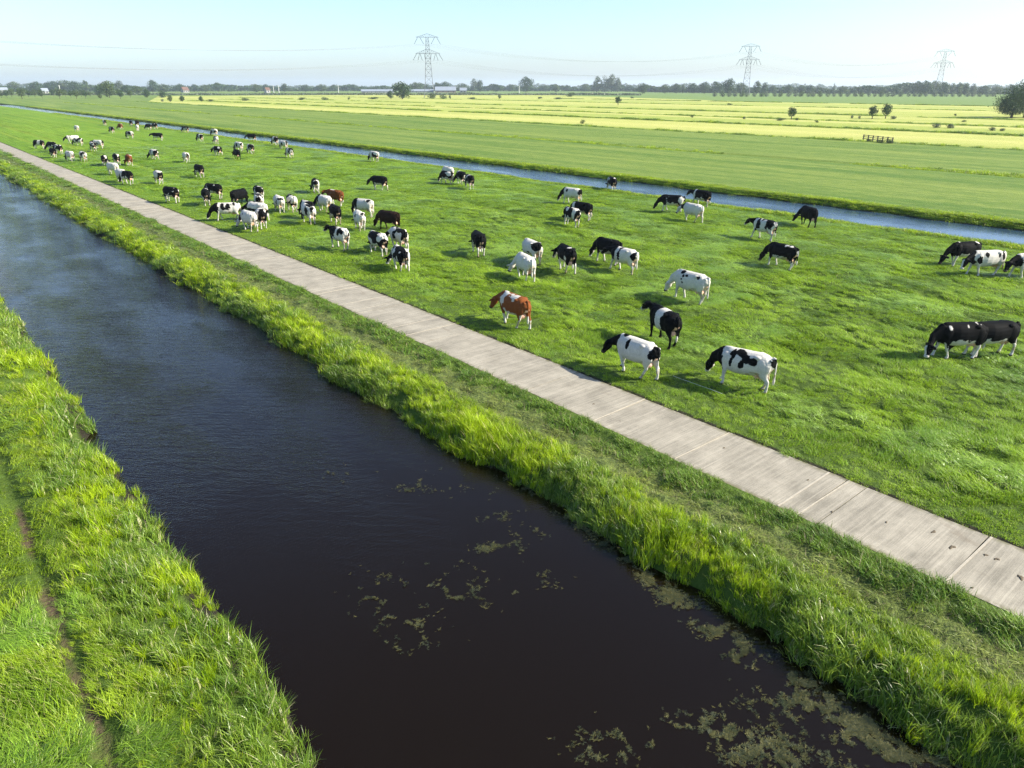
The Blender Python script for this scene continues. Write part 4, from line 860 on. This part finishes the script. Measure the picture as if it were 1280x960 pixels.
le = [(19, 114, 101.8, 'round1', 1.6, 'far bluish tree hump at the left end of the horizon'), (46, 114, 101.5, 'round0', 1.5, 'second far bluish hump right of the small white house'), (68, 114.5, 101, 'round2', 2.0, 'long far tree behind the roadside row'), (83, 114.5, 99.8, 'round1', 1.7, 'highest far tree behind the roadside row'),
      (96, 114.5, 101, 'round0', 1.6, 'far tree with a flat top behind the roadside row'), (108, 114.5, 101, 'poplar1', 2.0, 'pointed far tree before the biggest broad tree'), (150, 113.5, 101, 'poplar0', 2.0, 'pale far tree above the dense grove'), (191, 113.5, 99.5, 'round2', 1.2, 'tall far tree standing above the free dark tree'),
      (205, 113.5, 105, 'round1', 1.8, 'far hedge-like tree right of the tall far tree'), (226, 113.5, 104.5, 'round0', 1.5, 'far dark tree left of the red-roofed farmhouse'), (243, 113.5, 105, 'round2', 1.6, 'far tree right of the red-roofed farmhouse'), (257, 113.5, 105.5, 'round1', 1.7, 'far low tree between farmhouse and the round hump'),
      (273, 114, 102.8, 'round0', 1.35, 'round hump tree standing out between the farmhouse and the white poles'), (288, 115, 107, 'bush1', 1.2, 'wide green bush under the round hump tree'), (320, 113.5, 105, 'round1', 1.8, 'far tree left of the white poles'), (333, 113.5, 105, 'round2', 1.6, 'far tree beside the tiny white house'),
      (356, 113.5, 104, 'poplar2', 2.2, 'far dark tree behind the white poles'), (364, 114.5, 109, 'bush0', 1.2, 'green bush right of the white poles'), (382, 113.5, 105.5, 'round0', 1.8, 'far tree hump right of the poles'), (402, 113.5, 105, 'round1', 1.8, 'far tree hump halfway between poles and shed'), (418, 113.5, 105.5, 'round2', 1.7, 'far tree hump near the single tall pole'),
      (443, 113.5, 105, 'round0', 1.3, 'dark round far tree left of the long shed'), (473, 113, 110, 'bush0', 1.3, 'light green bush in front of the long shed'), (520, 113, 102.5, 'round1', 1.9, 'far dark hump between the big round tree and the pylon'), (546, 113, 103, 'round2', 1.3, 'far tree behind the pylon legs'), (556, 113, 101.5, 'round0', 1.4, 'far peaked tree right of the pylon'),
      (578, 113.5, 103.8, 'round1', 1.6, 'round far tree behind the small white house by the poplars'), (592.5, 113.5, 98.5, 'poplar0', 1.5, 'tall thin poplar, left of the pair right of the pylon'), (600, 113.5, 99.5, 'poplar2', 1.5, 'tall thin poplar, right of the pair right of the pylon'), (620, 113.5, 105.5, 'round2', 1.8, 'far low tree left of the solitary dark tree'), (638, 113.5, 105, 'round1', 1.8, 'bluish far tree just left of the solitary dark tree'),
      (682, 113.5, 106.5, 'round0', 1.7, 'first low far tree right of the solitary dark tree'), (695, 113.5, 106, 'round1', 1.6, 'second low far tree right of the solitary dark tree'), (708, 113.5, 106, 'round2', 1.6, 'third low far tree right of the solitary dark tree'), (731, 113.5, 104.5, 'round1', 1.3, 'rounded tree just left of the silvery willow clump'), (787, 114, 105.5, 'round0', 1.6, 'low tree right of the silvery willow clump')]
for a, b, c, k, wd, lab in le: tree(a, b, c, k, lab, name='bush' if k[:4] == 'bush' else 'far_tree', cat='bush' if k[:4] == 'bush' else 'tree', wid=wd, dist=1250+(a % 5)*60)
# low shrubs and reed tufts standing in the yellow meadow
sh = [(263, 127, 124, 3.2, 'long low shrub right of the second small meadow tree'), (307, 126, 122, 2.6, 'low dark shrub at the left part of the yellow meadow'), (377, 125, 121.5, 3, 'broken low shrub in the yellow meadow left of centre'), (406, 125, 121.3, 2.4, 'rounded low shrub right of the broken one'), (436, 124.5, 121.5, 1.2, 'tiny shrub between the rounded shrub and the long hedge'),
      (467, 124, 121, 4.5, 'long low hedge shrub left of the big round tree'), (540, 123.5, 117, 2.0, 'bush mass at the foot of the first pylon'), (554, 123.5, 118, 1.8, 'bush right of the first pylon foot'), (562.5, 123.5, 119, .9, 'small dark bush standing apart right of the pylon foot'), (590, 124, 121.5, 5, 'low hedge strip right of the pylon'),
      (675, 123.5, 121, 3.2, 'low hedge strip below the solitary dark tree'), (697, 124, 121.5, 5, 'longer low hedge strip right of the first strip'), (713, 121, 115, 2.0, 'tangled dark brushwood heap before the willow clump'), (790, 123, 120.5, 2, 'low shrub right of the lone dark pollard'), (728, 155, 149.5, 1.2, 'small dark bush on the front ditch of the yellow meadow'),
      (930, 149, 145.5, 1.6, 'grey reed tuft left of the lone oval pollard'), (975, 151, 147.5, 3.2, 'low brush mound left of the lone oval pollard'), (996, 150.5, 147, 1.4, 'weedy base growth beside the lone oval pollard'), (1021, 153.5, 150, 1.6, 'small dark brush right of the lone oval pollard'), (1065, 148, 144, 1.2, 'grey shrub left of the two pollards'),
      (1074, 148.5, 144.5, 1.2, 'second grey shrub left of the two pollards'), (1117, 149, 144.5, 2.2, 'spreading grey shrub right of the two pollards'), (1170, 160, 154, 2.3, 'left clump of the pale reed stand in the yellow meadow'), (1188, 160.5, 154.5, 2.3, 'right clump of the pale reed stand in the yellow meadow'), (1240, 163.5, 158.5, 2.2, 'pale reed clump towards the right edge, left part'),
      (1252, 164, 160, 2.2, 'pale reed clump towards the right edge, right part'), (1194, 145, 142, 1.4, 'small dark bush on a ditch line left of the edge clump'), (1205, 152.5, 150, 2.5, 'low dark brush on the ditch line below the edge clump'), (865, 147, 143.5, 1.6, 'dark tuft on the ditch line in mid yellow meadow'), (912, 131.5, 129, 3, 'flat brush far in the yellow meadow')]
for i, (a, b, c, wd, lab) in enumerate(sh):
    tree(a, b, c, 'bush%d' % (2 if 'grey' in lab or 'pale' in lab else i % 2), lab, 'bush', 'shrub', wid=wd*.85)

# far-off belt of woodland closing the horizon
def belt(name, pts, hgt, n, ls, mat, lab, seed):
    r = np.random.default_rng(seed); pts = np.array(pts, float); seg = np.hypot(*(pts[1:]-pts[:-1]).T); cum = np.concatenate([[0], np.cumsum(seg)]); t = r.random(n)*cum[-1]
    x = np.interp(t, cum, pts[:, 0]); y = np.interp(t, cum, pts[:, 1]); top = hgt*(.22+.95*vn2(t*.016, 0*t, seed)*vn2(t*.05+9, 0*t, seed+1)**.8+.35*vn2(t*.14, 0*t, seed+2))
    z = top*r.random(n)**.7; dp = 22*r.normal(0, .5, n); c = np.stack([x+dp*.5, y+dp*.5, z], -1)
    nn = r.normal(0, 1, (n, 3)); nn[:, 2] = np.abs(nn[:, 2])+.3; nn /= np.linalg.norm(nn, axis=1)[:, None]; t1 = np.cross(nn, r.normal(0, 1, (n, 3))); t1 /= np.linalg.norm(t1, axis=1)[:, None]; t2 = np.cross(nn, t1); s = ls*r.uniform(.5, 1.2, n)[:, None]
    V = np.stack([c-t1*s*.5, c+t2*s*.4, c+t1*s*.5, c-t2*s*.4], 1).reshape(-1, 3)
    o = obj(name, mesh_np(name, V, np.arange(4*n).reshape(-1, 4), mat, False, {'rnd': ('FLOAT', np.repeat(r.random(n), 4))})); tag(o, lab, 'woodland', kind='stuff')
def polar(a_px, D):
    p = at(a_px, 113); d = p[:2]/np.hypot(*p[:2]); return d*D
belt('treeline', [polar(a, D) for a, D in ((-120, 1500), (100, 1450), (300, 1550), (500, 1500), (720, 1450), (840, 1300))], 11.5, 34000, 3.2, TR_D, 'far bluish woodland belt along the left and middle horizon', 81)
belt('treeline', [polar(a, D) for a, D in ((800, 1250), (900, 1100), (1050, 1060), (1200, 1060), (1420, 1100))], 11.5, 22000, 2.8, TR_D, 'far dark woodland belt behind the willow row', 82)
belt('treeline', [polar(a, D) for a, D in ((-150, 3200), (300, 3000), (700, 2900), (1000, 2600), (1450, 2500))], 17, 26000, 6, TR_M, 'palest woodland ridge fading into the haze on the horizon', 83)
belt('marsh_reeds', [polar(a, D) for a, D in ((-100, 1000), (180, 900), (400, 850), (650, 820), (800, 800))], 2.6, 16000, 2.0, TR_S, 'grey-green reed marsh between yellow meadow and far trees', 84)
# ------------------------------------------------------------------ pylons and wires
STEEL = plain('galvanised_steel', (.13, .14, .15), .5, .3, .1, .5, .6)
INS = plain('insulator_glass', (.06, .07, .075), .3, .5, .1)
def bar(bm, a, b, w=.16):
    a, b = Vector(a), Vector(b); d = b-a; q = d.to_track_quat('Z', 'Y').to_matrix().to_4x4()
    bmesh.ops.create_cube(bm, size=1, matrix=Matrix.Translation((a+b)/2) @ q @ Matrix.Diagonal((w, w, d.length, 1)))
def mk(name, bm, mat, parent):
    me = bpy.data.meshes.new(name); bm.to_mesh(me); bm.free(); me.materials.append(mat); return obj(name, me, parent)
def pylon_parts(e):
    def sq(z):
        return float(np.interp(z, [0, 13, 38, 39, 52, 55], [4.9, 3.3, 1.9, 1.8, 1.2, .9]))
    bm = bmesh.new(); lv = [0, 13, 19, 25, 30, 34.5, 38.5, 42, 45.5, 49, 52.3]
    for a, b in zip(lv, lv[1:]):
        A, B = sq(a), sq(b)
        ca = [(A, A, a), (-A, A, a), (-A, -A, a), (A, -A, a)]; cb = [(B, B, b), (-B, B, b), (-B, -B, b), (B, -B, b)]
        for i in range(4):
            j = (i+1) % 4; bar(bm, ca[i], cb[i], .30 if a < 30 else .22); bar(bm, ca[i], cb[j], .13); bar(bm, ca[j], cb[i], .13); bar(bm, cb[i], cb[j], .15)
    mk('tower', bm, STEEL, e)
    for z, ht, half in ((52.3, 3.0, 9.8), (38.5, 3.4, 10.6)):
        bm = bmesh.new(); s = sq(z)
        for sd in (-1, 1):
            for yy in (-1, 1):
                n = 5; p0 = (sd*s, yy*s, z); tip = (sd*half, 0, z); top = (0 if z > 50 else sd*s, yy*s*.3, z+ht)
                bar(bm, p0, tip, .2); bar(bm, top, tip, .2); pr = p0
                for k in range(1, n):
                    t = k/n; lo = [p0[i]+(tip[i]-p0[i])*t for i in range(3)]; up = [top[i]+(tip[i]-top[i])*t for i in range(3)]; bar(bm, lo, up, .1); bar(bm, pr, up, .1); pr = lo
        bar(bm, (0, 0, z), (0, 0, z+ht), .2); bar(bm, (-half, 0, z), (half, 0, z), .22)
        mk('crossarm', bm, STEEL, e)
    for z, prs_ in ((52.3, ((8.2, 11.3), (6.4, 3.2))), (38.5, ((9.8, 12.9), (7.1, 8.8), (6.7, 5.0), (3.0, 2.2)))):
        for sd in (-1, 1):
            for a, b in prs_:
                bm = bmesh.new(); bar(bm, (sd*min(a, 9.7), 0, z), (sd*b, 0, z-5.8), .34); mk('insulator_string', bm, INS, e)
PYP = [np.array([-62., 505.]), at(537, 122.3)[:2], None, None]
for i, (px, D) in ((2, (932, 790)), (3, (1172, 985))):
    d = at(px, 113)[:2]; PYP[i] = d/np.hypot(*d)*D
labs = ['pylon standing just outside the left picture edge', 'closest lattice power pylon, rising from bushes beside the big round tree', 'middle lattice power pylon above the willow row', 'faint farthest lattice pylon over the tall block of wood']
proto = None
for i in range(4):
    if i == 0: continue
    p = PYP[i]; az = math.atan2(*p)
    e = empty('power_pylon', (p[0], p[1], 0), -az); e.scale = (.9, .9, .84); tag(e, labs[i], 'pylon', 'high-voltage pylons on the horizon')
    if proto is None: pylon_parts(e); proto = e
    else:
        for ch in list(proto.children):
            c_ = ch.copy(); COL.objects.link(c_); c_.parent = e; c_.matrix_parent_inverse = Matrix()
WIRE = plain('wire_aluminium', (.16, .17, .18), .5, .3, .05)
e0 = empty('power_pylon', (PYP[0][0], PYP[0][1], 0), -math.atan2(*PYP[0])); e0.scale = (.9, .9, .84); tag(e0, 'pylon standing just outside the left picture edge', 'pylon', 'high-voltage pylons on the horizon')
for ch in list(proto.children):
    c_ = ch.copy(); COL.objects.link(c_); c_.parent = e0
span = ['span of sagging conductors between the left edge and the closest pylon', 'span of sagging conductors between the closest and the middle pylon', 'span of sagging conductors between the middle and the farthest pylon']
for i in range(3):
    A, B = PYP[i], PYP[i+1]; bm = bmesh.new()
    ra = np.array([math.cos(math.atan2(*A)), -math.sin(math.atan2(*A))]); rb = np.array([math.cos(math.atan2(*B)), -math.sin(math.atan2(*B))])
    for off, z in ((10.2, 39.1), (-10.2, 39.1), (2.9, 39.1), (-2.9, 39.1), (11.6, 27.5), (-11.6, 27.5), (4.5, 27.5), (-4.5, 27.5)):
        a = A+ra*off; b = B+rb*off; n = 36; pts = []
        for k in range(n+1):
            t = k/n; q = a+(b-a)*t; pts.append((q[0], q[1], z-(10.5 if i else 9.5)*4*t*(1-t)))
        w_ = .06
        for s, u in zip(pts, pts[1:]): bar(bm, s, u, w_)
    me = bpy.data.meshes.new('power_line'); bm.to_mesh(me); bm.free(); me.materials.append(WIRE); tag(obj('power_line', me), span[i], 'power line', 'high-voltage wires')

# ------------------------------------------------------------------ buildings on the horizon
WALLW = plain('white_render', (.27, .265, .25), .8); BRICK = plain('brown_brick', (.22, .16, .12), .9, .1, .2, .8); ROOFG = plain('grey_sheet_roof', (.22, .25, .29), .6, .2, .1, .4); ROOFR = plain('red_tiles', (.13, .075, .055), .8, .1, .2, .5); GLASS = plain('window_glass', (.03, .035, .04), .15, .5, .1)
def building(px, D, L, W, hw, hr, wall, roof, label, yaw=0.0, wins=4, name='house', cat='house'):
    d = at(px, 113)[:2]; d = d/np.hypot(*d)*D; e = empty(name, (d[0], d[1], 0), -math.atan2(*d)+yaw); tag(e, label, cat)
    bm = bmesh.new(); v = [bm.verts.new(c) for c in ((-L/2, -W/2, 0), (L/2, -W/2, 0), (L/2, W/2, 0), (-L/2, W/2, 0), (-L/2, -W/2, hw), (L/2, -W/2, hw), (L/2, W/2, hw), (-L/2, W/2, hw), (-L/2, 0, hw+hr), (L/2, 0, hw+hr))]
    for f_ in ((0, 1, 5, 4), (2, 3, 7, 6), (1, 2, 6, 9, 5), (3, 0, 4, 8, 7)): bm.faces.new([v[i] for i in f_])
    mk('wall', bm, wall, e)
    bm = bmesh.new(); o_ = .5; k = hr/(W/2)
    for sd in (-1, 1):
        c = [(-L/2-o_, sd*(W/2+o_), hw-o_*k+.05), (L/2+o_, sd*(W/2+o_), hw-o_*k+.05), (L/2+o_, 0, hw+hr+.05), (-L/2-o_, 0, hw+hr+.05)]
        lo = [bm.verts.new(q) for q in c]; hi = [bm.verts.new((q[0], q[1], q[2]+.25)) for q in c]; bm.faces.new(lo[::-1]); bm.faces.new(hi)
        for i in range(4): bm.faces.new([lo[i], lo[(i+1) % 4], hi[(i+1) % 4], hi[i]])
    mk('roof', bm, roof, e)
    for i in range(wins):
        x = -L/2+L*(i+.5)/wins; bm = bmesh.new(); bmesh.ops.create_cube(bm, size=1, matrix=Matrix.Translation((x, -W/2-.03, hw*.5)) @ Matrix.Diagonal((min(1.6, L/wins*.5), .1, hw*.42, 1))); mk('window', bm, GLASS, e)
    bm = bmesh.new(); bmesh.ops.create_cube(bm, size=1, matrix=Matrix.Translation((L*.5+.03, 0, hw*.42)) @ Matrix.Diagonal((.1, W*.3, hw*.8, 1))); mk('door', bm, GLASS, e)
building(472, 1120, 46, 18, 2.0, 2.4, WALLW, ROOFG, 'long low white-walled shed left of the big round tree', 0, 8, 'shed', 'shed')
building(523, 1150, 44, 18, 2.0, 2.4, WALLW, ROOFG, 'long white-walled shed between the big round tree and the pylon', 0, 8, 'shed', 'shed')
building(557, 1140, 30, 20, 3.0, 5.0, BRICK, ROOFG, 'grey-roofed barn right behind the pylon', 0, 4, 'barn', 'barn')
building(579, 1080, 9, 8, 3.4, 3.2, WALLW, ROOFG, 'small white house in front of the round tree right of the pylon', 0, 2)
building(231, 1250, 9, 8, 3.6, 4, WALLW, ROOFR, 'red-roofed farmhouse among the far trees', .5, 3)
building(55.5, 1150, 7, 6, 3.2, 3, WALLW, ROOFG, 'small white house behind the roadside trees', .3, 2)
building(334, 1150, 6, 6, 4, 3, WALLW, ROOFR, 'tiny white house left of the white poles', .5, 1)
building(3, 1300, 12, 8, 4, 3, WALLW, ROOFG, 'pale house at the very left of the horizon', .2, 2)
#building(458, 1100, 10, 8, 3.5, 3, BRICK, ROOFR, 'brick cottage left of the long low shed', .2, 2)
POLE = plain('pale_pole', (.55, .55, .52), .6)
for px, lab in ((342, 'left one of two pale poles on the horizon'), (348.5, 'right one of two pale poles on the horizon'), (423, 'single pale pole with a short arm on the horizon'), (75, 'thin pale mast behind the roadside trees'), (649, 'thin pole beside the solitary dark tree')):
    d = at(px, 113)[:2]; d = d/np.hypot(*d)*880; e = empty('utility_pole', (d[0], d[1], 0), -math.atan2(*d)); tag(e, lab, 'pole', 'poles along the horizon')
    bm = bmesh.new(); loft(bm, [(0, 0, 0, .38, .38), (0, 0, 6, .34, .34), (0, 0, 9.5, .28, .28)], 8); mk('shaft', bm, POLE, e)
    bm = bmesh.new(); bar(bm, (-2.2 if px == 423 else -.8, 0, 9.3), (.8, 0, 9.3), .25); mk('arm', bm, POLE, e)
# ------------------------------------------------------------------ wooden cattle pen fence at the ditch
WOOD = plain('weathered_wood', (.10, .09, .07), .9, .1, .3, 3)
a_ = at(1079, 175.5)[:2]; b_ = at(1115, 179.5)[:2]; dv = b_-a_; L = float(np.hypot(*dv))
e = empty('pasture_fence', (a_[0], a_[1], .03), math.atan2(dv[1], dv[0])); e.scale = (1, 1, .82); tag(e, 'low dark wooden rail fence over the ditch at the yellow meadow edge', 'fence')
for k in range(7):
    bm = bmesh.new(); x = L*k/6; bmesh.ops.create_cube(bm, size=1, matrix=Matrix.Translation((x, 0, .5)) @ Matrix.Rotation(.03*(k % 3-1), 4, 'Y') @ Matrix.Diagonal((.16, .16, 1.25, 1))); bmesh.ops.bevel(bm, geom=bm.edges[:], offset=.02, segments=1, affect='EDGES'); mk('post', bm, WOOD, e)
for z in (.35, .7, 1.02):
    bm = bmesh.new(); bmesh.ops.create_cube(bm, size=1, matrix=Matrix.Translation((L/2, -.11, z)) @ Matrix.Rotation(.006, 4, 'Y') @ Matrix.Diagonal((L+.3, .05, .10, 1))); mk('rail', bm, WOOD, e)
tree(1112, 179.5, 174.2, 'bush1', 'dark brush growing through the end of the wooden rail fence', 'bush', 'shrub', wid=1.9)
tree(1086, 177.0, 173.6, 'bush1', 'low brush under the left part of the wooden rail fence', 'bush', 'shrub', wid=1.9)
tree(1100, 178.5, 174.4, 'bush1', 'low brush in the middle of the wooden rail fence', 'bush', 'shrub', wid=2.0)
# slack electric fence wire near the two closest cows
WM = plain('fence_wire_white', (.7, .7, .68), .5)
bm = bmesh.new(); pr = None
for k in range(13):
    y = 10.6+k*.15; q = (17.07+.02*math.sin(y), y, float(ground_h(np.array([17.07]), np.array([y]))[0])*.3+.17)
    if pr: bar(bm, pr, q, .005)
    pr = q
me = bpy.data.meshes.new('fence_wire'); bm.to_mesh(me); bm.free(); me.materials.append(WM); tag(obj('fence_wire', me), 'thin white fence wire lying slack in the grass between the two closest white cows', 'wire')
DM = plain('dung', (.12, .098, .068), .95, .05)
for k, (px, py, sz) in enumerate(((1167, 665, 1.0), (1190, 684, 1.3), (1232, 694, .8), (1246, 699, 1.0), (1276, 722, 1.3), (1108, 653, .6), (1040, 640, .45), (905, 560, .5), (742, 505, .5), (1215, 735, .5), (1010, 600, .4))):
    x, y = at(px, py, .03)[:2]; r = np.random.default_rng(60+k); bm = bmesh.new()
    n = 26; ph = r.uniform(0, 6.28, 4); ring = []
    c0 = bm.verts.new((x, y, .05))
    for rr_, zz in ((.5, .047), (1.0, .026)):
        rg = []
        for j in range(n):
            t_ = j/n*2*math.pi; ra = .058*sz*rr_*(1+.35*math.sin(2*t_+ph[0])+.25*math.sin(3*t_+ph[1])+.15*math.sin(7*t_+ph[2]))
            rg.append(bm.verts.new((x+ra*math.cos(t_)*1.2, y+ra*math.sin(t_)*.8, zz)))
        ring.append(rg)
    for j in range(n):
        j2 = (j+1) % n; bm.faces.new((c0, ring[0][j], ring[0][j2])); bm.faces.new((ring[0][j], ring[1][j], ring[1][j2], ring[0][j2]))
    me = bpy.data.meshes.new('dung_pat'); bm.to_mesh(me); bm.free(); me.materials.append(DM)
    tag(obj('dung_pat', me), 'dried brown dung smear on the pale concrete path', 'dung', 'dung smears on the path')

# ------------------------------------------------------------------ haze
bm = bmesh.new(); bmesh.ops.create_cube(bm, size=1, matrix=Matrix.Translation((3000, 3450, 31.5)) @ Matrix.Diagonal((8200, 7400, 69, 1)))
me = bpy.data.meshes.new('haze'); bm.to_mesh(me); bm.free()
hm = bpy.data.materials.new('haze'); hm.use_nodes = True; t = hm.node_tree; t.nodes.clear()
vo = t.nodes.new('ShaderNodeVolumePrincipled'); vo.inputs['Color'].default_value = (.78, .91, 1, 1); vo.inputs['Density'].default_value = HAZE; vo.inputs['Anisotropy'].default_value = .2
mo = t.nodes.new('ShaderNodeOutputMaterial'); t.links.new(vo.outputs[0], mo.inputs['Volume']); me.materials.append(hm)
hz = obj('haze', me); tag(hz, 'pale summer haze thickening towards the horizon', 'haze', kind='stuff')
